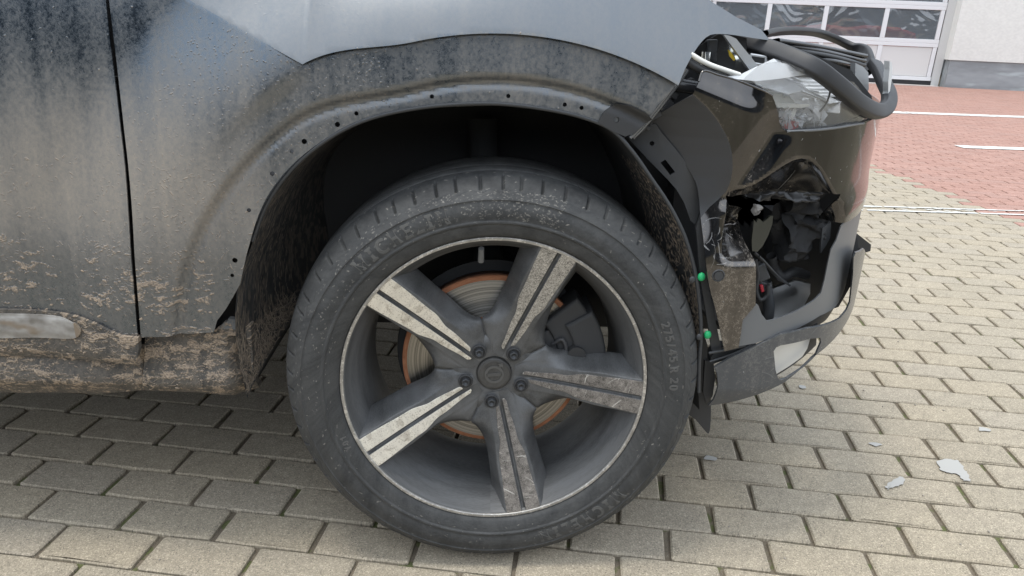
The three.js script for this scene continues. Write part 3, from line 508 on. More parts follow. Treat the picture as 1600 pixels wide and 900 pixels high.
// ---- flank
{
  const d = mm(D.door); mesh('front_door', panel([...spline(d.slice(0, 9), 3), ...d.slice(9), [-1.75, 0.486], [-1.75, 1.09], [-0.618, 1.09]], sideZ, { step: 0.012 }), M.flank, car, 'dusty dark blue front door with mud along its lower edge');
  const cladZ = (x, y) => sideZ(x, y) + 0.006 - 0.5 * Math.max(0, 0.41 - y), c = mm(D.cladding); c[0][0] = -1.75; c[c.length - 1][0] = -1.75;
  const clad = mesh('door_cladding', panel(c, cladZ, { step: 0.01, th: 0.012, uv: [BX, BY + 0.045, BW, BH] }), M.trim, car, 'grey lower door trim caked with mud');
  const ins = mm(D.insert); ins[0][0] = -1.7; ins[ins.length - 1][0] = -1.7;
  const it = tex(512, 128, (i, j, o) => { const v = fbm(i / 14, j / 5, 4), b = sm(0.5, 0.7, fbm(i / 40 + 5, j / 14, 4)); o[0] = mix(0.30 + 0.3 * (v - 0.5), 0.24, b); o[1] = mix(0.285 + 0.3 * (v - 0.5), 0.19, b); o[2] = mix(0.265 + 0.3 * (v - 0.5), 0.14, b); }, true);
  it.repeat.set(3, 3);
  const rim = (x, y) => 0.0025 * sm(0.437, 0.447, y) * sm(0.480, 0.470, y) * sm(-0.706, -0.722, x);
  mesh('silver_insert', panel(spline(ins, 3, true), (x, y) => cladZ(x, y) + 0.0025 + rim(x, y), { step: 0.005, th: 0.003 }), std([1, 1, 1], 0.5, 0.2, { map: it }), clad, 'muddy silver strip set in the door trim');

  // the wing is pressed in two: a shoulder that leans in above the arch crease, and the flank with the arch below it
  const crease = []; for (let i = 0; i <= 90; i++) { const x = mix(0.2695, -0.308, i / 90), rc = 0.587 + 0.027 * sm(-0.14, -0.308, x); crease.push([x, 0.375 + Math.sqrt(rc * rc - x * x)]); }
  crease.push([-0.479, 0.990], [-0.609, 1.0538]);
  const tip = mm(D.fenderTip);
  const wing = [...spline(mm(D.fenderL), 3), ...mm(D.fenderBR).slice(1), ...spline(mm(D.fenderArch), 4).slice(1), ...spline(tip.slice(0, 7), 2).slice(1), ...crease];
  const shoulder = [...spline([...tip.slice(8)], 2), ...mm(D.fenderTop).slice(1), [0.29, 1.06], [-0.609, 1.075], ...crease.slice().reverse()];
  const flankZ = (x, y) => sideZ(x, y, true);
  const hole = (p, r) => Array.from({ length: 9 }, (_, i) => [p[0] + r * Math.cos(i / 9 * 6.2832), p[1] + r * Math.sin(i / 9 * 6.2832)]);
  const hs = mm(D.holes).map((p, i) => hole(p, [0.0034, 0.0034, 0.0034, 0.0034, 0.0034, 0.0042, 0.0044, 0.0032, 0.0038, 0.0034, 0.0044, 0.0032][i]));
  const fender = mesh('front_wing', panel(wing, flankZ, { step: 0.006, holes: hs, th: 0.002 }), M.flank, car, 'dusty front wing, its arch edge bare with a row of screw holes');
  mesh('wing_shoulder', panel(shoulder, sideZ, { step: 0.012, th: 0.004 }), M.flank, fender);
  // bracket plate at the front foot of the arch
  const pt = mm(D.pts); const bk = [[0.150, 0.834], [0.160, 0.852], [0.178, 0.864], [0.200, 0.862], [0.224, 0.852], [0.236, 0.842], [0.212, 0.819], [0.196, 0.813], [0.176, 0.82]];
  mesh('mounting_plate', panel(bk, (x, y) => flankZ(x, y) + 0.0035, { step: 0.006, th: 0.003, holes: [hole([pt[6][0], pt[6][1]], 0.0045)] }), M.black, fender);
  // sill
  const sillZ = o => (x, y) => -0.045 + o - 0.9 * Math.max(0, 0.345 - y) ** 1.15 + 0.010 * Math.exp(-(((y - 0.355) / 0.03) ** 2)) + 0.006 * (fbm(x * 14, y * 20, 3) - 0.5);
  const sf = mm(D.sillfront); mesh('sill_end', panel(sf, (x, y) => sillZ(0.004)(x, y) - 0.9 * Math.max(0, x + 0.475), { step: 0.008, th: 0.02 }), M.trim, car, 'front end of the sill, crusted with mud');
  const sr = mm(D.sillrear); sr[3][0] = sr[4][0] = -1.75; mesh('sill', panel([[-0.618, 0.41], ...sr.slice(0, 4), [-1.75, 0.40]], sillZ(-0.004), { step: 0.009, th: 0.02 }), M.trim, car, 'sill below the door, crusted with mud');
  mesh('mud_tab', panel(mm(D.mudTab), flat(-0.045), { step: 0.01, th: 0.012 }), M.trim, car);
  { // crumbs of dried mud that stand off the sill, the trim and the lower door
    const R = rng(91), cr = [], base = [0, 1, 2, 3].map(k => rumple(new THREE.IcosahedronGeometry(1, 1), 0.9, 1.3, k * 7));
    for (let k = 0; k < 520; k++) {
      const x = -0.445 - R() * 0.75, t = R(), y = t < 0.45 ? 0.402 + (R() - 0.5) * 0.03 : t < 0.7 ? 0.335 + (R() - 0.5) * 0.05 : t < 0.85 ? 0.447 + (R() - 0.5) * 0.012 : 0.47 + R() * R() * 0.12;
      if (fbm(x * 24, y * 40, 2) < 0.46 || (x < -0.70 && y > 0.432 && y < 0.485)) continue;
      const zz = y > 0.455 ? flankZ(x, y) : x < -0.612 && y > 0.39 ? cladZ(x, y) : sillZ(x > -0.62 ? 0.004 : -0.004)(x, y) - 0.9 * Math.max(0, x + 0.475), r = 0.0010 + R() * R() * 0.0026;
      const g = base[k % 4].clone(); if (x > -0.47 && y > 0.44 || y < 0.325) continue; g.scale(r * (1.0 + R() * 0.6), r * 0.7, r * 0.6); g.rotateZ((R() - 0.5) * 1.2); g.translate(x, y, zz + r * 0.1); cr.push(g);
    }
    mesh('mud_crumbs', join(cr), std([0.30, 0.235, 0.175], 0.95), car, 'crumbs of dried mud on the sill').userData.kind = 'stuff';
  }
  // what closes the gaps behind the sheet metal
  mesh('inner_structure', join([box(1.25, 0.72, 0.02, -1.11, 0.70, -0.145), box(0.2, 0.5, 0.015, -0.56, 0.62, -0.105), box(1.3, 0.06, 0.55, -1.1, 0.345, -0.38)]), M.blackMatte, car);
  mesh('hood', grid(Array.from({ length: 30 }, (_, i) => Array.from({ length: 24 }, (_, j) => { const x = -0.62 + i / 29 * 1.07, zz = -0.16 - j / 23 * 1.56, w = Math.min(1, Math.min(j, 23 - j) / 4); let y = 1.052 + 0.06 * w * (1 - 0.3 * w); const lim = x > 0.34 ? mix(1.018, 0.962, (x - 0.34) / 0.107) : 1.075 - 0.05 * sm(-0.2, 0.34, x); y = Math.min(y, lim + (x > 0.2 ? 0 : 0.05 * w)); return [x, y, zz]; }))), M.bumper, car, 'dark painted bonnet');
}
// ---- cabin above the frame of the photograph
{
  const sideG = (x, y) => -0.06 - 0.30 * (y - 1.09);
  mesh('side_window', panel([[-1.75, 1.094], [-0.78, 1.094], [-1.22, 1.50], [-1.75, 1.60]], sideG, { step: 0.2, th: 0.005 }), M.blackGloss, car);
  mesh('front_pillar', panel([[-0.775, 1.094], [-0.66, 1.094], [-1.16, 1.555], [-1.75, 1.67], [-1.75, 1.604], [-1.218, 1.503]], (x, y) => sideG(x, y) + 0.006, { step: 0.1, th: 0.03 }), M.bumper, car);
  mesh('windscreen', grid(Array.from({ length: 8 }, (_, i) => Array.from({ length: 12 }, (_, j) => [mix(-0.63, -1.19, i / 7), mix(1.10, 1.56, i / 7), mix(-0.10 - 0.13 * i / 7, -1.76 + 0.13 * i / 7, j / 11)]))), M.blackGloss, car);
  mesh('roof', grid(Array.from({ length: 6 }, (_, i) => Array.from({ length: 12 }, (_, j) => [mix(-1.17, -1.75, i / 5), mix(1.56, 1.68, i / 5) + 0.04 * Math.sin(Math.PI * j / 11), mix(-0.235, -1.62, j / 11)]))), M.bumper, car);
}
// ---- bumper
{
  const top = mm(D.bumpTop), bot = mm(D.bumpBot), side = mm(D.bumpSide), arch = mm(D.bumpArch);
  const lowArch = arch.filter(q => q[1] < 0.705), hiArch = arch.filter(q => q[1] >= 0.705), cz = spline(CR, 3);
  const cover = [...cz.slice(0, 1), ...top.slice(3), [0.75, 0.842], [0.93, 0.848], [0.93, 0.655], ...bot, ...side.slice(1), [0.433, 0.449], ...spline(lowArch, 3), [0.352, 0.700], ...cz.slice(1).reverse()];
  const band = [...top.slice(0, 2), ...cz, [0.352, 0.700], lowArch[lowArch.length - 1], ...spline(hiArch, 2)];
  mesh('arch_band', panel(band, bumpZ, { step: 0.006, th: 0.0032, uv: BUMPUV }), M.raw, car, 'dull unpainted band of the bumper along the wheel arch');
  mesh('rolled_edge', tube([...top.slice(3, 10)].map(q => [q[0], q[1], bumpZ(q[0], q[1]) - 0.0005]), 0.0020, 60, 8), M.bumper, car);
  mesh('rolled_edge', tube([...top.slice(14)].map(q => [q[0], q[1], bumpZ(q[0], q[1]) - 0.0005]), 0.0022, 60, 8), M.frame, car);  // edge below the lens in lighter grey: its lit highlight put into the colour
  const bc = mesh('bumper_cover', panel(cover, bumpZ, { step: 0.005, th: 0.0032, uv: BUMPUV }), M.bumper, car, 'glossy dark bumper skin, crushed and torn open at the corner');
  const fr = mm(D.frame), fR = mm(D.frameR);
  mesh('fog_lamp_surround', panel([...fr, [0.74, 0.646], [0.79, 0.645], [0.79, 0.49], [0.74, 0.472], ...fR.slice(0, -2), [0.4335, 0.448]], frameZ, { step: 0.007, th: 0.004, uv: BUMPUV }), M.frame, car, 'scuffed grey frame round the torn fog lamp opening');
  mesh('arch_flange', panel(mm(D.flange), (x, y) => noseZ(x, y) - 0.034 - 0.3 * Math.max(0, 0.30 - x) + 0.004 * (fbm(x * 30, y * 30, 2) - 0.5), { step: 0.007, th: 0.004, uv: BUMPUV, holes: [Array.from({ length: 8 }, (_, i) => [0.251 + 0.004 * Math.cos(i / 8 * 6.283), 0.797 + 0.004 * Math.sin(i / 8 * 6.283)]), [[0.268, 0.766], [0.275, 0.772], [0.293, 0.752], [0.286, 0.746]]] }), M.charcoal, car, 'dark slotted flange along the front of the wheel arch');
  mesh('arch_strip', panel(mm(D.strip), (x, y) => noseZ(x, y) - 0.016, { step: 0.01, th: 0.006 }), M.charcoal, car);
  const vt = mm(D.valTop), vb = mm(D.valBot);
  const val = mesh('lower_valance', panel([...vt, [0.74, 0.578], [0.80, 0.54], [0.9, 0.49], [0.9, 0.43], [0.80, 0.432], [0.745, 0.432], ...vb.slice(2)], lowZ, { step: 0.007, th: 0.006, uv: BUMPUV, holes: [mm(D.valHole)] }), M.valance, car, 'scratched grey lower bumper lip hanging loose');
  mesh('valance_backing', panel([[0.50, 0.455], [0.60, 0.44], [0.68, 0.43], [0.78, 0.44], [0.78, 0.60], [0.69, 0.60], [0.66, 0.50], [0.60, 0.49]], (x, y) => noseZ(x, y, 0.02) - 0.025, { step: 0.015, th: 0.01 }), M.black, val);
  mesh('skid_insert', panel(mm(D.valSilver), (x, y) => lowZ(x, y) - 0.022, { step: 0.02, th: 0.004, uv: BUMPUV }), std([0.66, 0.66, 0.64], 0.35, 0.4), val, 'bright silver skid insert');
  mesh('insert_trim', join([tube([[0.525, 0.383, -0.075], [0.57, 0.398, -0.10], [0.605, 0.42, -0.135]], 0.004), tube([[0.54, 0.378, -0.085], [0.585, 0.395, -0.115], [0.612, 0.412, -0.14]], 0.003), panel([[0.50, 0.43], [0.63, 0.45], [0.64, 0.40], [0.54, 0.36], [0.515, 0.38]], (x, y) => lowZ(x, y) - 0.035, { step: 0.02 })]), M.black, val);
  mesh('valance_end', panel(mm(D.valEdge), flat(-0.052), { step: 0.02, th: 0.05 }), M.black, val);
  mesh('valance_bracket', join([panel(mm(D.bracketL), flat(-0.05), { step: 0.02, th: 0.03 }), tube([[0.386, 0.43, -0.03], [0.42, 0.438, -0.03], [0.452, 0.446, -0.032]], 0.003), tube([[0.39, 0.413, -0.03], [0.43, 0.428, -0.032], [0.47, 0.449, -0.035]], 0.002)]), M.charcoal, val);
  // ridge lines pressed round the arch side of the cover
  const p = mm(D.pts);
  const ring = (c, r, t) => { const g = new THREE.TorusGeometry(r, t, 8, 26); g.translate(c[0], c[1], c[2]); return g; };
  const disc = (c, r, h, n = 24) => { const g = new THREE.CylinderGeometry(r, r, h, n); g.rotateX(Math.PI / 2); g.translate(c[0], c[1], c[2]); return g; };
  const q4 = [p[4][0], p[4][1], bumpZ(p[4][0], p[4][1])], q3 = [p[3][0], p[3][1], bumpZ(p[3][0], p[3][1])];
  mesh('round_plug', join([ring(q4, 0.0098, 0.0016), disc([q4[0], q4[1], q4[2] + 0.001], 0.0075, 0.003)]), M.charcoal, bc);
  mesh('screw_boss', join([ring(q3, 0.006, 0.0026), disc([q3[0], q3[1], q3[2] - 0.001], 0.0035, 0.003)]), M.black, bc);
  for (const i of [1, 2]) { const g = new THREE.SphereGeometry(0.0068, 14, 10); g.scale(1, 1.15, 0.8); g.translate(...p[i]); mesh('green_clip', g, M.green, car, 'small bright green plastic clip'); }
  for (const i of [10, 11]) { const g = new THREE.SphereGeometry(0.006, 12, 8); g.scale(1, 1.1, 0.6); g.translate(p[i][0] - 0.006, p[i][1], p[i][2] + 0.004); mesh('rivet', g, M.charcoal, car); }
  // loose rods and ribs in the gap between wing and bumper
  mesh('gap_rail', join([tube(mm(D.rod), 0.0028, 40), tube(mm(D.rod).map(v => [v[0] + 0.009, v[1] - 0.003, v[2] - 0.02]), 0.003, 40)]), std([0.22, 0.225, 0.23], 0.35, 0.5), car);
  const R = rng(31), ribs = []; for (let k = 0; k < 16; k++) { const t = k / 16, x = mix(0.222, 0.300, t), y = mix(0.822, 0.908, t); ribs.push(rbox(0.004 + R() * 0.016, 0.004 + R() * 0.007, 0.02, 0.001, x + R() * 0.014, y - R() * 0.006, -0.06 - R() * 0.02, [0, 0, 0.85 + (R() - 0.5)])); }
  mesh('gap_ribs', join(ribs), M.black, car);
  { const g = new THREE.CylinderGeometry(0.011, 0.011, 0.05, 20); g.rotateZ(1.45); g.translate(...p[5]); mesh('lamp_adjuster', g, M.blackGloss, car); }
  mesh('gap_backing', panel(mm(D.gapBlack), flat(-0.11), { step: 0.04 }), M.blackMatte, car);
}
// ---- smashed headlight
{
  const lamp = new THREE.Group(); lamp.name = 'headlight'; lamp.userData.label = 'shattered headlight with cracked clear lens and exposed reflector'; car.add(lamp);
  const flatPiece = (name, key, z, m, o = {}, tilt) => mesh(name, panel(mm(D[key]), tilt ? (x, y) => z + tilt(x, y) : flat(z), { step: 0.012, th: 0.003, uv: [0, 0, 1, 1], ...o }), m, lamp);
  flatPiece('housing', 'hBack', -0.24, M.blackMatte, { th: 0.01 });
  mesh('lens', panel(mm(D.lens), (x, y) => noseZ(x, y) - 0.008 + 0.004 * (fbm(x * 25, y * 25, 3) - 0.5), { step: 0.008, th: 0.0028, uv: [0, 0, 0.1, 0.1] }), M.lens, lamp);
  flatPiece('side_bar', 'hBar', -0.07, M.silverPlastic, { th: 0.012 });
  flatPiece('lens_shard', 'hShard', -0.046, M.frost, { th: 0.004, step: 0.008 }, (x, y) => 0.35 * (0.905 - y) + 0.006 * fbm(x * 30, y * 30, 2));
  flatPiece('lens_shard', 'hShard2', -0.062, M.shard, { th: 0.006, step: 0.006 }, (x, y) => 0.02 * Math.sin(x * 500) * 0.3);
  flatPiece('light_guide', 'hGuide', -0.082, M.guide, { step: 0.008, th: 0.006 }, (x, y) => -0.35 * (x - 0.45) + 0.25 * (0.88 - y));
  flatPiece('light_guide', 'hGuide2', -0.105, M.guide, { step: 0.01, th: 0.004 }, (x, y) => -0.4 * (x - 0.5));
  flatPiece('white_bracket', 'hBracket', -0.072, M.cream, { th: 0.012 }, (x, y) => 0.3 * (0.86 - y) * 0.3);
  flatPiece('white_bracket', 'hBracket2', -0.064, M.cream, { th: 0.02 });
  flatPiece('red_reflector', 'hRed', -0.064, M.red, { th: 0.012 });
  flatPiece('grille_end', 'hGrey', -0.27, M.silverPlastic, { th: 0.02 }, (x, y) => -0.4 * (x - 0.7));
  flatPiece('chrome_strip', 'hSilver', -0.30, std([0.72, 0.73, 0.73], 0.35), { th: 0.02, step: 0.006 }, (x, y) => -1.2 * (x - 0.78));
  flatPiece('bezel', 'hBezel', -0.10, std([0.30, 0.30, 0.295], 0.35, 0.3), { th: 0.004, step: 0.01 }, (x, y) => -0.55 * (x - 0.55) + 0.3 * (y - 0.85));
  flatPiece('yellow_mark', 'hYellow', -0.086, M.yellow, { th: 0.004 });
  { const sq = mm(D.hSquare), t = []; for (let i = 0; i < 4; i++) t.push(tube([[...sq[i], -0.09], [...sq[(i + 1) % 4], -0.09]], 0.0024, 4, 6)); mesh('square_bracket', join(t), M.silverPlastic, lamp); }
  { const g = new THREE.LatheGeometry(Array.from({ length: 14 }, (_, i) => new THREE.Vector2(0.004 + 0.024 * Math.sqrt(i / 13), i / 13 * 0.04)), 28); g.rotateX(1.2); g.rotateZ(-0.4); g.translate(0.366, 0.918, -0.125); mesh('reflector_bowl', g, M.chrome, lamp); }
  { const g = rbox(0.016, 0.036, 0.02, 0.003, 0.345, 0.947, -0.11, [0, 0, 0.1]); mesh('bulb_holder', g, M.charcoal, lamp); const c = new THREE.CylinderGeometry(0.009, 0.009, 0.02, 20); c.translate(0.334, 0.935, -0.10); mesh('bulb_cap', c, M.chrome, lamp); }
  mesh('wire', tube(mm(D.wire), 0.0016), M.charcoal, lamp);
  mesh('seal_lip', tube(mm(D.trimWhite), 0.0042, 30), M.cream, lamp);
  mesh('seal_lip', tube(mm(D.trimWhite).map(v => [v[0] - 0.002, v[1] - 0.012, v[2] - 0.004]), 0.007, 30), M.black, lamp);
  // crumbs of clear plastic in the bottom of the lamp
  const R = rng(77), cr = []; for (let k = 0; k < 44; k++) { const g = new THREE.TetrahedronGeometry(0.006 + R() * 0.012); g.scale(1.3, 0.6, 0.25); g.applyMatrix4(new THREE.Matrix4().makeRotationFromEuler(new THREE.Euler(R() * 6, R() * 6, R() * 6))); g.translate(0.458 + R() * 0.08, 0.838 + R() * R() * 0.03, -0.058 - R() * 0.025); cr.push(g); }
  mesh('plastic_fragments', join(cr), M.shard, lamp).userData.kind = 'stuff';
  { // splinters of the lens, each its own angle
    const R3 = rng(79);
    for (let k = 0; k < 5; k++) {
      const n = 4 + (R3() * 2 | 0), r = 0.014 + R3() * 0.026, pp = Array.from({ length: n }, (_, i) => { const a = i / n * 6.283 + R3() * 0.7, q = r * (0.5 + R3() * 0.8); return new THREE.Vector2(q * 1.7 * Math.cos(a), q * 0.55 * Math.sin(a)); });
      const g = new THREE.ExtrudeGeometry(new THREE.Shape(pp), { depth: 0.0025, bevelEnabled: false });
      g.applyMatrix4(new THREE.Matrix4().makeRotationFromEuler(new THREE.Euler((R3() - 0.7) * 1.1, (R3() - 0.2) * 0.8, (R3() - 0.6) * 0.7)));
      const x = 0.42 + R3() * 0.15; g.translate(x, 0.862 + R3() * 0.045, noseZ(x, 0.88) - 0.03 - R3() * 0.02); mesh('lens_shard', g, M.shard, lamp);
    }
    for (let k = 0; k < 6; k++) { const x = 0.47 + k * 0.026, g = new THREE.CylinderGeometry(0.009, 0.006, 0.02, 18, 1, true); g.rotateX(1.35); g.translate(x, 0.872 - 0.002 * k, noseZ(x, 0.87) - 0.055); mesh('lamp_cell', g, M.chrome, lamp); }
  }
  const R2 = rng(78), bars = []; for (let k = 0; k < 12; k++) bars.push(rbox(0.03 + R2() * 0.05, 0.002 + R2() * 0.003, 0.006, 0.0008, 0.44 + R2() * 0.08, 0.868 + R2() * 0.05, -0.075 - R2() * 0.02, [0, 0.35, (R2() - 0.5) * 0.7]));
  mesh('broken_ribs', join(bars), M.silverPlastic, lamp);
}
// ---- slam panel, grille and the bonnet seal that hangs out
{
  // flattened oval section swept along a path
  const sweep = (pts, a, b, n = 120) => {
    const c = new THREE.CatmullRomCurve3(pts.map(v3)), rows = [];
    for (let i = 0; i <= n; i++) {
      const p = c.getPoint(i / n), t = c.getTangent(i / n), s = new THREE.Vector3(0, 0.25, 1).cross(t).normalize(), u = t.clone().cross(s).normalize();
      rows.push(Array.from({ length: 17 }, (_, k) => { const w = k / 16 * 2 * Math.PI, cx = Math.sign(Math.cos(w)) * Math.abs(Math.cos(w)) ** 0.45, sy = Math.sign(Math.sin(w)) * Math.abs(Math.sin(w)) ** 0.45, q = p.clone().addScaledVector(s, a * cx).addScaledVector(u, b * sy); return [q.x, q.y, q.z]; }));
    }
    return grid(rows);
  };
  mesh('bonnet_seal', sweep(mm(D.seal), 0.0140, 0.0105, 160), M.rubberSeal, car, 'black rubber bonnet seal hanging out in a loop over the headlight');
  mesh('grille_seal', sweep(mm(D.seal2), 0.006, 0.014), M.rubberSeal, car, 'black rubber strip arching over the grille top');
  for (let i = 0; i < 4; i++) mesh('grille_slat', sweep(mm(D['slat' + i]), 0.0045, 0.02, 30), i === 2 ? M.charcoal : M.blackGloss, car);
  const R = rng(15), bits = []; for (let k = 0; k < 26; k++) { const t = k / 26; bits.push(rbox(0.02 + R() * 0.02, 0.006 + R() * 0.008, 0.03, 0.002, mix(0.50, 0.78, t), mix(0.945, 0.912, t) - R() * 0.022, mix(-0.27, -0.45, t), [0, 0.4, -0.12])); }
  mesh('grille_clips', join(bits), M.black, car);
  mesh('slam_panel', grid(Array.from({ length: 12 }, (_, i) => Array.from({ length: 6 }, (_, j) => [mix(0.36, 0.80, i / 11), mix(0.935, 0.88, i / 11) - j * 0.004, mix(-0.20, -0.44, i / 11) - j * 0.22]))), M.black, car);
  mesh('engine_bay', join([box(0.42, 0.5, 1.2, 0.52, 0.62, -1.0), box(0.25, 0.45, 0.12, 0.50, 0.58, -0.40), box(0.9, 0.3, 1.1, 0.0, 0.85, -1.0)]), M.blackMatte, car);
}
// ---- inside the torn fog lamp opening
{
  const cav = new THREE.Group(); cav.name = 'fog_lamp_cavity'; cav.userData.label = 'black wreckage, cables and foam inside the torn bumper opening'; car.add(cav);
  const pc = (name, key, z, m, th = 0.004, tilt) => mesh(name, panel(mm(D[key]), tilt ? (x, y) => z + tilt(x, y) : flat(z), { step: 0.015, th, uv: [0, 0, 1, 1] }), m, cav);
  pc('backing', 'cavBack', -0.34, M.blackMatte, 0.01);
  mesh('floor_plate', box(0.2, 0.008, 0.2, 0.52, 0.44, -0.24, 0.2), M.blackMatte, cav);
  pc('crash_beam', 'cavBeam', -0.24, M.charcoal, 0.05);
  pc('broken_fog_disc', 'cavDisc', -0.075, std([0.03, 0.032, 0.026], 0.25), 0.006, (x, y) => -0.5 * (x - 0.44));
  pc('foam_plate', 'cavPlate', -0.125, M.charcoal, 0.006, (x, y) => -0.6 * (x - 0.6));
  pc('metal_tray', 'cavTray', -0.17, M.alu, 0.01, (x, y) => -1.6 * (y - 0.49) - 0.2 * (x - 0.53));
  mesh('torn_tip', rumple(new THREE.IcosahedronGeometry(0.009, 3).translate(0.433, 0.699, -0.035), 0.016, 120, 3), std([0.16, 0.15, 0.14], 0.7), cav);
  mesh('torn_foam', join([rumple(new THREE.BoxGeometry(0.062, 0.075, 0.06, 16, 16, 10).translate(0.582, 0.668, -0.185), 0.045, 46, 3), rumple(new THREE.BoxGeometry(0.055, 0.07, 0.06, 16, 16, 10).translate(0.575, 0.612, -0.175), 0.045, 46, 9)]), std([0.016, 0.016, 0.017], 0.75), cav, 'block of torn black foam');
  mesh('crumpled_skirt', rumple(new THREE.BoxGeometry(0.14, 0.03, 0.05, 30, 10, 10).translate(0.52, 0.705, -0.145), 0.05, 34, 5), M.blackGloss, cav);
  mesh('cable', tube(mm(D.cable1), 0.0022), M.charcoal, cav); mesh('cable', tube(mm(D.cable2), 0.004), M.black, cav);
  mesh('cable', tube(mm(D.cable1).map(v => [v[0] - 0.006, v[1] + 0.004, v[2] - 0.012]), 0.003), M.black, cav);
  mesh('duct', tube(mm(D.duct), 0.011, 20, 14), M.charcoal, cav); mesh('tow_arm', tube(mm(D.arm), 0.010, 30, 10), M.black, cav);
  const p = mm(D.pts);
  mesh('connector', join([rbox(0.022, 0.034, 0.02, 0.003, p[14][0] - 0.008, p[14][1], p[14][2], [0, 0, 0.5]), rbox(0.03, 0.016, 0.02, 0.003, p[14][0] + 0.004, p[14][1] - 0.03, p[14][2] - 0.01, [0, 0, -0.3])]), M.charcoal, cav);
  mesh('red_connector', rbox(0.006, 0.014, 0.008, 0.0015, p[0][0], p[0][1], p[0][2], [0, 0, 0.35]), M.red, cav);
  mesh('broken_clip', panel(mm(D.clipBlack), flat(-0.48), { step: 0.02, th: 0.03 }), M.black, cav);
}
// ---- wheel house liner
{
  const W = 1024, H = 512, mask = new Float32Array(W * H), R = rng(41);    // u along the arch (rear foot to front foot), v depth into the well
  for (let k = 0; k < 3800; k++) { const u = Math.pow(R(), 1.3) * 0.48 * W, v = Math.pow(R(), 1.5) * 0.62 * H; if (fbm(u / 40, v / 14, 3) < 0.38) continue; fibre(mask, W, H, u, v, 2 + R() * R() * 20, (R() - 0.5) * 0.9, (R() - 0.5) * 0.06, 0.4 + R() * 0.9, 0.2 + R() * 0.6); }
  for (let k = 0; k < 1900; k++) { const u = (0.66 + R() * 0.3) * W, v = Math.pow(R(), 2.0) * 0.45 * H; fibre(mask, W, H, u, v, 3 + R() * 9, R() * 6.3, (R() - 0.5) * 0.2, 0.6 + R() * 1.4, 0.35 + R() * 0.65); }
  for (let k = 0; k < 800; k++) { const u = R() * 0.09 * W, v = R() * 0.6 * H; fibre(mask, W, H, u, v, 6 + R() * 30, (R() - 0.5) * 2.6, (R() - 0.5) * 0.1, 0.6 + R() * 1.0, 0.4 + R() * 0.6); }
  const lm = std([1, 1, 1], 0.85, 0, { map: tex(W, H, (i, j, o) => { const n = 0.6 + 0.8 * fbm(i / 12, j / 12, 3), m = Math.max(mask[j * W + i], i < 0.42 * W ? 0.16 * sm(0.46, 0.66, fbm(i / 9, j / 9, 4)) : 0); for (let k = 0; k < 3; k++) o[k] = mix(0.028 * n, [0.40, 0.315, 0.23][k], cl(m * 0.9)); }, true, false), bumpMap: tex(W, H, (i, j, o) => { o[0] = o[1] = o[2] = mask[j * W + i]; }, false, false), bumpScale: 0.003 });
  // section in elevation from the rear foot over the top to the front foot
  const path = spline([[-0.440, 0.326], [-0.447, 0.38], [-0.450, 0.45], [-0.437, 0.55], [-0.410, 0.62], [-0.375, 0.695], [-0.325, 0.755], [-0.25, 0.81], [-0.15, 0.843], [0, 0.857], [0.10, 0.845], [0.165, 0.828], [0.21, 0.79], [0.255, 0.735], [0.30, 0.675], [0.335, 0.60], [0.357, 0.52], [0.368, 0.45], [0.372, 0.38], [0.385, 0.31]], 5);
  const rows = path.map((p, i) => { const t = i / (path.length - 1), front = sm(0.62, 0.8, t), rear = sm(0.3, 0.05, t); return Array.from({ length: 18 }, (_, j) => { const v = j / 17, zz = -0.026 - 0.01 * front - 0.37 * v, sq = 1 - 0.12 * sm(0.25, 0, v) * 0 - 0.05 * v; const wob = 0.006 * (fbm(t * 30, v * 6, 3) - 0.5); return [p[0] * (sq - 0.10 * front * sm(0, 0.35, v)) + rear * 0.10 * v * v + wob, 0.375 + (p[1] - 0.375) * (1 - 0.04 * v) + rear * 0.14 * v * sm(0.12, 0, t), zz]; }); });
  const liner = mesh('wheel_arch_liner', grid(rows, (a, b) => [a, b]), lm, car, 'black arch liner streaked with dried mud');
  mesh('liner_lip', tube(path.slice(20).map(p => [p[0], p[1], -0.027]).filter((_, i) => i % 4 === 0), 0.0035, 120, 6), M.charcoal, liner);
  mesh('inner_wheel_wall', panel([...path.map(p => [p[0] * 0.97, 0.375 + (p[1] - 0.375) * 0.97]).filter(p => p[1] > 0.40), [0.36, 0.40], [-0.43, 0.40]], flat(-0.385), { step: 0.06 }), M.blackMatte, car);
  mesh('air_deflector', panel(spline(mm(D.linerTail), 3, true), (x, y) => -0.055 + 0.25 * (x - 0.41), { step: 0.01, th: 0.008 }), M.black, car, 'black rubber flap hanging in front of the tyre');
  mesh('underbody', join([box(2.6, 0.25, 1.4, -1.75, 0.42, -1.12), box(1.3, 0.2, 1.3, 0.15, 0.40, -1.1)]), M.blackMatte, car);
}
console.log('body done');

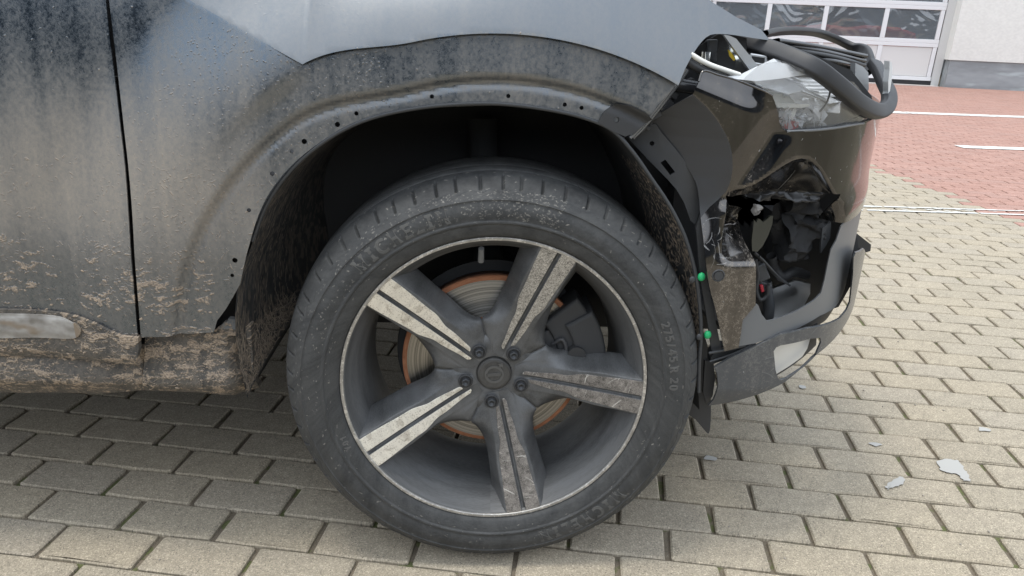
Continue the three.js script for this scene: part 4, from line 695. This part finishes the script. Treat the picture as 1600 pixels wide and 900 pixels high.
// ---- wheel
const wheel = new THREE.Group(); wheel.name = 'wheel'; wheel.userData.label = 'front wheel with five-spoke two-tone alloy rim and worn tyre'; car.add(wheel);
wheel.position.set(0, 0.372, 0); wheel.rotation.x = -2 * Math.PI / 180;
{
  // tyre section, r then z (z = 0 is the rim lip)
  const prof = spline([[0.2695, -0.016], [0.2722, -0.001], [0.2760, 0.0055], [0.284, 0.0095], [0.292, 0.0120], [0.2955, 0.0128], [0.2975, 0.0150], [0.3005, 0.0153], [0.303, 0.0142], [0.312, 0.0155], [0.322, 0.0152], [0.3345, 0.0120], [0.3365, 0.0128], [0.342, 0.0085], [0.349, 0.0035], [0.3555, -0.0035], [0.3625, -0.0130], [0.3685, -0.0250], [0.3725, -0.0400], [0.3735, -0.052], [0.3660, -0.054], [0.3660, -0.062], [0.3745, -0.064], [0.3755, -0.095], [0.3670, -0.097], [0.3670, -0.107], [0.3760, -0.109], [0.3760, -0.150], [0.3670, -0.152], [0.3670, -0.162], [0.3755, -0.164], [0.3740, -0.205], [0.366, -0.207], [0.366, -0.214], [0.372, -0.216], [0.364, -0.245], [0.342, -0.270], [0.31, -0.280], [0.275, -0.268]], 4);
  const NS = 62, NA = NS * 22, rows = [];
  const jit = Array.from({ length: NS }, (_, i) => (h2(i, 5) - 0.5) * 0.25);
  for (let i = 0; i <= NA; i++) {
    const a = i / NA * 2 * Math.PI; const row = [];
    for (const [r0, z0] of prof) {
      let r = r0, z = z0; const sh = sm(0.350, 0.354, r0) * sm(-0.034, -0.026, z0);
      if (sh > 0 && z0 > -0.06) {
        const t = (a / (2 * Math.PI) * NS); const k = Math.floor(t), f = t - k - 0.5 - jit[(k + NS) % NS];
        const slot = sm(0.06, 0.03, Math.abs(f)) * sh, wavy = Math.exp(-(((r0 - (0.3485 + 0.0022 * Math.cos(6.283 * t))) / 0.0011) ** 2));
        r -= 0.0036 * slot; z -= 0.0042 * slot;
      }
      const wv = Math.exp(-(((r0 - (0.3478 + 0.0020 * Math.cos(6.283 * a / 6.283 * NS))) / 0.0013) ** 2)); if (z0 > -0.02) z -= 0.0016 * wv;
      let x = r * Math.cos(a), y = r * Math.sin(a);
      if (y < -0.3705) { z += 0.12 * (-0.3705 - y) * (z > -0.1 ? 1 : -1); y = -0.3705; }
      row.push([x, y, z]);
    }
    rows.push(row);
  }
  const W = 2048, H = 512, fm = new Float32Array(W * H), R = rng(61);
  for (let k = 0; k < 500; k++) fibre(fm, W, H, R() * W, (0.08 + R() * 0.42) * H, 1 + R() * 6, R() * 6.3, 0, 0.4 + R() * 0.5, 0.2 + R() * 0.7);
  for (let k = 0; k < 700; k++) { const u = (0.2 + 0.36 * R() * R()) * W; fibre(fm, W, H, u, (0.22 + R() * 0.16) * H, 1 + R() * 3, R() * 6.3, 0, 0.4 + R() * 0.5, 0.2 + R() * 0.5); }
  const tm = std([1, 1, 1], 0.78, 0, {
    map: tex(W, H, (i, j, o) => {
      const u = i / W * 2 * Math.PI, v = j / H, cxu = Math.cos(u) * 3, sxu = Math.sin(u) * 3;
      const d = fbm(cxu * 4 + 20, sxu * 4 + v * 14, 4), e = fbm(cxu * 22 + 5, sxu * 22 + v * 60, 3), g = vn(i * 0.9, j * 0.9);
      const f = cl(0.40 + 0.7 * (d - 0.5) + 0.4 * (e - 0.5) + 0.3 * (g - 0.5)), m = fm[j * W + i];
      for (let k = 0; k < 3; k++) o[k] = mix(mix([0.020, 0.021, 0.022][k], [0.074, 0.074, 0.072][k], f), [0.4, 0.37, 0.32][k], m * 0.8);
    }, true),
    roughnessMap: tex(512, 128, (i, j, o) => { o[0] = 1; o[1] = 0.72 + 0.3 * fbm(i / 9, j / 9, 3); o[2] = 0; }, false), bumpMap: tex(1024, 256, (i, j, o) => { o[0] = o[1] = o[2] = 0.5 * vn(i / 1.5, j / 1.5) + 0.5 * fbm(i / 14, j / 8, 3); }, false), bumpScale: 0.0007 });
  mesh('tyre', grid(rows, (a, b) => [a, b]), tm, wheel, 'worn dusty black tyre');
  // raised lettering, bent to the sidewall
  const font = await new FontLoader().loadAsync('fonts/droid/droid_sans_bold.typeface.json');
  const zAt = r => { for (let i = 0; i < prof.length - 1; i++) if (r >= prof[i][0] && r <= prof[i + 1][0]) return mix(prof[i][1], prof[i + 1][1], (r - prof[i][0]) / (prof[i + 1][0] - prof[i][0])); return 0.012; };
  const word = (txt, size, r0, mid, sp, h = 0.0011) => {
    const gs = [], w = []; let x = 0;
    for (const ch of txt) { if (ch === ' ') { x += size * 0.45; continue; } const g = new TextGeometry(ch, { font, size, depth: h, curveSegments: 5, bevelEnabled: true, bevelThickness: 0.0003, bevelSize: 0.0003, bevelSegments: 1 }); g.computeBoundingBox(); w.push([g, x]); x += g.boundingBox.max.x - g.boundingBox.min.x + size * sp; }
    for (const [g, gx] of w) { const p = g.attributes.position, bx = g.boundingBox.min.x; for (let i = 0; i < p.count; i++) { const r = r0 + p.getY(i), a = mid - (gx + p.getX(i) - bx - x / 2) / (r0 + size / 2); p.setXYZ(i, r * Math.cos(a), r * Math.sin(a), zAt(r) - 0.0004 + p.getZ(i)); } g.computeVertexNormals(); gs.push(plain(g)); }
    return mergeGeometries(gs);
  };
  const rad = d => d * Math.PI / 180;
  const letters = [word('MICHELIN', 0.0245, 0.3065, rad(121), 0.26, 0.0009), word('MICHELIN', 0.0245, 0.3065, rad(-57), 0.26, 0.0009), word('275/45 R 20', 0.0145, 0.309, rad(12.5), 0.22), word('Y01', 0.010, 0.281, rad(203), 0.3, 0.0006)];
  mesh('tyre_lettering', mergeGeometries(letters), std([0.085, 0.083, 0.078], 0.8), wheel, 'raised black lettering on the tyre wall');
  // rim
  const dustT = tex(512, 512, (i, j, o) => { const f = fbm(i / 60, j / 60, 4), g = vn(i / 1.6, j / 1.6), v = 0.78 + 0.9 * (f - 0.5) + 0.3 * (g - 0.5); o[0] = v; o[1] = v * 0.985; o[2] = v * 0.965; }, true);
  const dark = std([0.135, 0.138, 0.142], 0.5, 0.25, { map: dustT });
  const lathe = (p, n = 160) => { const g = new THREE.LatheGeometry(p.map(q => new THREE.Vector2(q[0], q[1])), n); g.rotateX(Math.PI / 2); return g; };
  const barrel = spline([[0.2655, -0.0025], [0.2625, -0.0075], [0.2560, -0.022], [0.2480, -0.040], [0.2410, -0.062], [0.2360, -0.095], [0.2340, -0.150], [0.2360, -0.205], [0.2500, -0.235]], 4);
  mesh('rim_barrel', lathe([...barrel, [0.262, -0.235], [0.262, -0.03]]), dark, wheel, 'dusty dark grey rim barrel');
  const lipT = tex(1024, 64, (i, j, o) => { const f = fbm(i / 24, j / 9, 4), n = sm(0.62, 0.70, fbm(i / 7 + 3, j / 12, 3)); const v = 0.42 + 0.3 * (f - 0.5) + 0.22 * n; o[0] = v; o[1] = v * 0.97; o[2] = v * 0.92; }, true); lipT.repeat.set(3, 1);
  mesh('rim_lip', lathe([[0.2650, -0.0030], [0.2652, -0.0008], [0.2662, 0.0004], [0.2705, 0.0006], [0.2716, -0.0004], [0.2718, -0.006]], 240), std([1, 1, 1], 0.42, 0.75, { map: lipT }), wheel, 'scuffed bare metal rim edge');
  const zf = s => -0.0525 + 0.0505 * Math.pow(cl((s - 0.045) / 0.219), 1.2);
  const T36 = Math.tan(Math.PI / 5);
  const bw = s => Math.min(s * T36, 0.0475 + 0.008 * sm(0.15, 0.262, s) + 0.034 * Math.exp(-(s - 0.075) / 0.017));
  const wb = s => mix(Math.min(0.026, s * 0.5), 0.0325, sm(0.12, 0.2, s)) + 0.0015 * sm(0.24, 0.262, s);
  const dep = s => 0.006 + 0.045 * sm(0.075, 0.17, s);
  const spokeRows = [];
  for (let i = 0; i <= 60; i++) {
    const s = mix(0.036, 0.2645, i / 60), z = zf(s), B = bw(s), w = Math.min(wb(s), B * 0.8), d = dep(s), gr = 0.0034, gd = 0.005 * sm(0.055, 0.075, s), row = [];
    const fl = [[-B, z - d - 0.012], [-B, z - d], [mix(-B, -w, 0.25), z - d * 0.80], [mix(-B, -w, 0.5), z - d * 0.52], [mix(-B, -w, 0.75), z - d * 0.22], [-w - 0.001, z - 0.003], [-w + 0.0012, z - 0.0002], [-gr - 0.0006, z], [-gr, z - gd * 0.2], [-gr + 0.0008, z - gd], [0, z - gd]];
    const full = [...fl, ...fl.slice(0, -1).reverse().map(q => [-q[0], q[1]])];
    spokeRows.push(full.map(q => [s, q[0], q[1]]));
  }
  const spokeG = grid(spokeRows, (a, b, p) => [p[0] * 4, p[1] * 4]);
  // machined strips
  const to = s => { const o = mix(0.0112, 0.0165, sm(0.06, 0.12, s)); return mix(o, mix(0.0255, 0.0315, sm(0.16, 0.262, s)), sm(0.125, 0.165, s)); };
  const strip = (sgn, s0) => {
    const rows = []; for (let i = 0; i <= 50; i++) { const s = mix(s0, 0.2650, i / 50), e = sm(0, 0.005, s - s0), ti = 0.0042, o = mix(ti + 0.003, to(s), e), z = zf(s); rows.push([[s, sgn * ti, z - 0.004], [s, sgn * ti, z + 0.0003], [s, sgn * (ti + 0.0004), z + 0.0008], [s, sgn * (o - 0.0006), z + 0.0008], [s, sgn * o, z + 0.0002], [s, sgn * (o + 0.0004), z - 0.003]]); }
    if (sgn < 0) rows.forEach(r => r.reverse()); return grid(rows, (a, b, p) => [p[0] * 4, p[1] * 4]);
  };
  const strips = [strip(1, 0.052), strip(-1, 0.064)];
  const clean = tex(512, 512, (i, j, o) => { const v = 0.80 + 0.22 * (fbm(i / 9, j / 30, 3) - 0.5), p = sm(0.66, 0.74, fbm(i / 3.2 + 7, j / 3.2, 2)), b = sm(0.55, 0.7, fbm(i / 30, j / 30 + 5, 3)) * 0.35; o[0] = mix(v, 0.30, cl(0.5 * p + b)); o[1] = mix(v * 0.95, 0.25, cl(0.5 * p + b)); o[2] = mix(v * 0.84, 0.19, cl(0.5 * p + b)); }, true);
  const grainy = tex(512, 512, (i, j, o) => { const v = 0.36 + 0.45 * (vn(i / 2, j / 2) - 0.5) + 0.3 * (fbm(i / 7, j / 7, 3) - 0.5); o[0] = v; o[1] = v * 0.93; o[2] = v * 0.82; }, true);
  const sm2 = (() => { const m = new Float32Array(512 * 512), R = rng(8); for (let k = 0; k < 130; k++) fibre(m, 512, 512, R() * 512, R() * 512, 10 + R() * 50, 0.9 + R() * 0.9, (R() - 0.5) * 0.03, 0.5 + R() * 1.2, 0.2 + R() * 0.8); return tex(512, 512, (i, j, o) => { const v = 0.19 + 0.22 * (fbm(i / 16, j / 16, 4) - 0.5) + 0.18 * (vn(i / 2, j / 2) - 0.5), s = m[j * 512 + i]; o[0] = mix(v * 1.05, 0.72, s); o[1] = mix(v * 0.95, 0.69, s); o[2] = mix(v * 0.85, 0.63, s); }, true); })();
  const fm3 = [std([1, 1, 1], 0.45, 0.55, { map: clean }), std([1, 1, 1], 0.6, 0.4, { map: grainy }), std([1, 1, 1], 0.6, 0.35, { map: sm2 })];
  const kinds = [[-4.3, 2, 'brown, scratched face'], [67.7, 1, 'speckled dirty face'], [139.7, 0, 'bright machined face'], [211.7, 0, 'bright machined face'], [283.7, 2, 'brown, scratched face']];
  for (const [deg, k, l] of kinds) {
    const sp = mesh('spoke', spokeG, dark, wheel); sp.rotation.z = rad(deg);
    for (const g of strips) { const f = mesh('spoke_face', g, fm3[k], wheel, l); f.rotation.z = rad(deg); }
  }
  mesh('hub', lathe([[0.001, -0.058], [0.0325, -0.058], [0.034, -0.0545], [0.06, -0.0545], [0.078, -0.056], [0.082, -0.07], [0.08, -0.09]], 90), dark, wheel);
  const capM = std([0.075, 0.073, 0.070], 0.5, 0.1, { map: dustT });
  mesh('centre_cap', lathe([[0.0001, -0.0490], [0.024, -0.0490], [0.0295, -0.0500], [0.0315, -0.0520], [0.032, -0.058]], 60), capM, wheel, 'dark dusty centre cap');
  { // ring with an arrow to the upper right and a lettered bar
    const parts = [], em = (s, d = 0.0012) => { const g = new THREE.ExtrudeGeometry(s, { depth: d, bevelEnabled: false, curveSegments: 40 }); g.translate(0, 0, -0.0489); return g; };
    const s = new THREE.Shape(); s.absarc(0, 0, 0.0175, 0, Math.PI * 2); const h = new THREE.Path(); h.absarc(0, 0, 0.0128, 0, Math.PI * 2, true); s.holes.push(h); const rg = em(s); parts.push(rg);
    const ar = em(new THREE.Shape([[0.0165, -0.0018], [0.0205, -0.0018], [0.0205, -0.0062], [0.0275, 0], [0.0205, 0.0062], [0.0205, 0.0018], [0.0165, 0.0018]].map(q => new THREE.Vector2(q[0], q[1])))); ar.rotateZ(rad(58)); parts.push(ar);
    const bar = em(new THREE.Shape([[-0.0145, -0.0032], [0.0145, -0.0032], [0.0145, 0.0032], [-0.0145, 0.0032]].map(q => new THREE.Vector2(...q)))); bar.rotateZ(rad(8)); parts.push(bar);
    const tg = new TextGeometry('VOLVO', { font, size: 0.0042, depth: 0.0006, curveSegments: 4 }); tg.computeBoundingBox(); const c = tg.boundingBox; tg.translate(-(c.max.x + c.min.x) / 2, -0.0021, -0.0477); tg.scale(1.35, 1, 1); tg.rotateZ(rad(8)); parts.push(tg);
    mesh('cap_emblem', join(parts), std([0.10, 0.098, 0.094], 0.45, 0.2), wheel, 'raised ring and arrow emblem with a lettered bar');
  }
  for (let k = 0; k < 5; k++) {
    const a = rad(-21.6 + 72 * k), x = 0.0535 * Math.cos(a), y = 0.0535 * Math.sin(a);
    const well = new THREE.TorusGeometry(0.0112, 0.0024, 10, 30); well.translate(x, y, -0.0475); mesh('bolt_well', well, M.black, wheel);
    const flo = new THREE.CylinderGeometry(0.0112, 0.0112, 0.003, 24); flo.rotateX(Math.PI / 2); flo.translate(x, y, -0.0482); mesh('bolt_seat', flo, M.black, wheel);
    const hx = new THREE.LatheGeometry([[0.0001, -0.0425], [0.0042, -0.0420], [0.0046, -0.0385], [0.0066, -0.0375], [0.0080, -0.0392], [0.0083, -0.047]].map(q => new THREE.Vector2(...q)), 6); hx.rotateX(Math.PI / 2); hx.translate(x, y, -0.0005); mesh('wheel_bolt', hx, std([0.06, 0.062, 0.066], 0.35, 0.3), wheel);
  }
  { const g = new THREE.CylinderGeometry(0.0048, 0.0055, 0.03, 16); g.rotateX(0.5); g.translate(-0.030, 0.232, -0.030); mesh('valve', g, std([0.14, 0.14, 0.14], 0.5), wheel); }
}
// ---- brake
{
  const y = 0.372, lathe = (p, n = 120) => { const g = new THREE.LatheGeometry(p.map(q => new THREE.Vector2(q[0], q[1])), n); g.rotateX(Math.PI / 2); g.translate(0, y, 0); return g; };
  const t = tex(64, 512, (i, j, o) => { const v = 0.30 + 0.26 * (h2(j >> 1, 3) - 0.5) + 0.24 * (vn(j / 9, 2) - 0.5) + 0.1 * (vn(i / 3, j / 2) - 0.5); o[0] = v; o[1] = v * 0.95; o[2] = v * 0.86; }, true);
  const steel = phy([1, 1, 1], 0.38, 0.9, { map: t, anisotropy: 0.85, anisotropyRotation: Math.PI / 2 });
  const disc = mesh('brake_disc', lathe([[0.094, -0.100], [0.110, -0.1], [0.13, -0.1], [0.15, -0.1], [0.1635, -0.100]]), steel, car, 'ring-scored steel brake disc');
  const rt = tex(512, 64, (i, j, o) => { const v = fbm(i / 10, j / 6, 4); o[0] = 0.20 + 0.22 * v; o[1] = 0.075 + 0.11 * v; o[2] = 0.035 + 0.06 * v; }, true); rt.repeat.set(2, 1);
  const rust = std([1, 1, 1], 0.9, 0, { map: rt });
  mesh('rusty_edge', lathe([[0.1635, -0.1006], [0.1655, -0.1012], [0.1715, -0.1016], [0.1725, -0.104], [0.1725, -0.128], [0.09, -0.128]]), rust, disc, 'rusty outer edge of the brake disc');
  mesh('rusty_edge', lathe([[0.094, -0.1002], [0.089, -0.099], [0.0865, -0.097]]), rust, disc);
  mesh('disc_hat', lathe([[0.0865, -0.098], [0.085, -0.078], [0.08, -0.072], [0.02, -0.072]]), std([0.05, 0.05, 0.052], 0.7), disc);
  mesh('dust_shield', lathe([[0.09, -0.15], [0.185, -0.148], [0.187, -0.155], [0.09, -0.156]]), M.blackMatte, car);
  const arc = (r0, r1, a0, a1, z0, z1, b = 0.006) => { const s = new THREE.Shape(); s.absarc(0, 0, r1, a0, a1); s.absarc(0, 0, r0, a1, a0, true); const g = new THREE.ExtrudeGeometry(s, { depth: z1 - z0 - 2 * b, bevelEnabled: true, bevelSize: b, bevelThickness: b, bevelSegments: 3, curveSegments: 24 }); g.translate(0, y, z0 + b); return g; };
  const iron = std([0.040, 0.041, 0.043], 0.65);
  const cal = mesh('brake_caliper', join([arc(0.128, 0.196, -0.35, 0.72, -0.15, -0.083), arc(0.160, 0.205, -0.1, 0.55, -0.17, -0.075)]), iron, car, 'dark cast brake caliper');
  mesh('caliper_bracket', join([arc(0.085, 0.135, 0.15, 0.60, -0.115, -0.088, 0.004), tube([[0.108, y + 0.045, -0.085], [0.124, y + 0.058, -0.078], [0.132, y + 0.045, -0.078], [0.134, y + 0.0, -0.08]], 0.0035)]), std([0.06, 0.06, 0.062], 0.6), cal);
  { const g = new THREE.CylinderGeometry(0.017, 0.017, 0.03, 24); g.rotateX(Math.PI / 2); g.translate(0.152, y + 0.03, -0.082); mesh('caliper_piston', g, M.black, cal); }
  const kn = [new THREE.CylinderGeometry(0.06, 0.075, 0.12, 24).rotateX(Math.PI / 2).translate(0, y, -0.20), tube([[0, y + 0.05, -0.25], [-0.02, y + 0.22, -0.31], [-0.03, y + 0.42, -0.34]], 0.03, 20, 12), tube([[0.02, y - 0.05, -0.22], [0.0, y - 0.1, -0.35], [0, y - 0.08, -0.6]], 0.025, 20, 10)];
  mesh('suspension', join(kn), M.blackMatte, car);
}
console.log('car done');

scene.traverse(o => { if (o.isMesh) { o.castShadow = true; o.receiveShadow = true; } });
renderer.render(scene, camera);
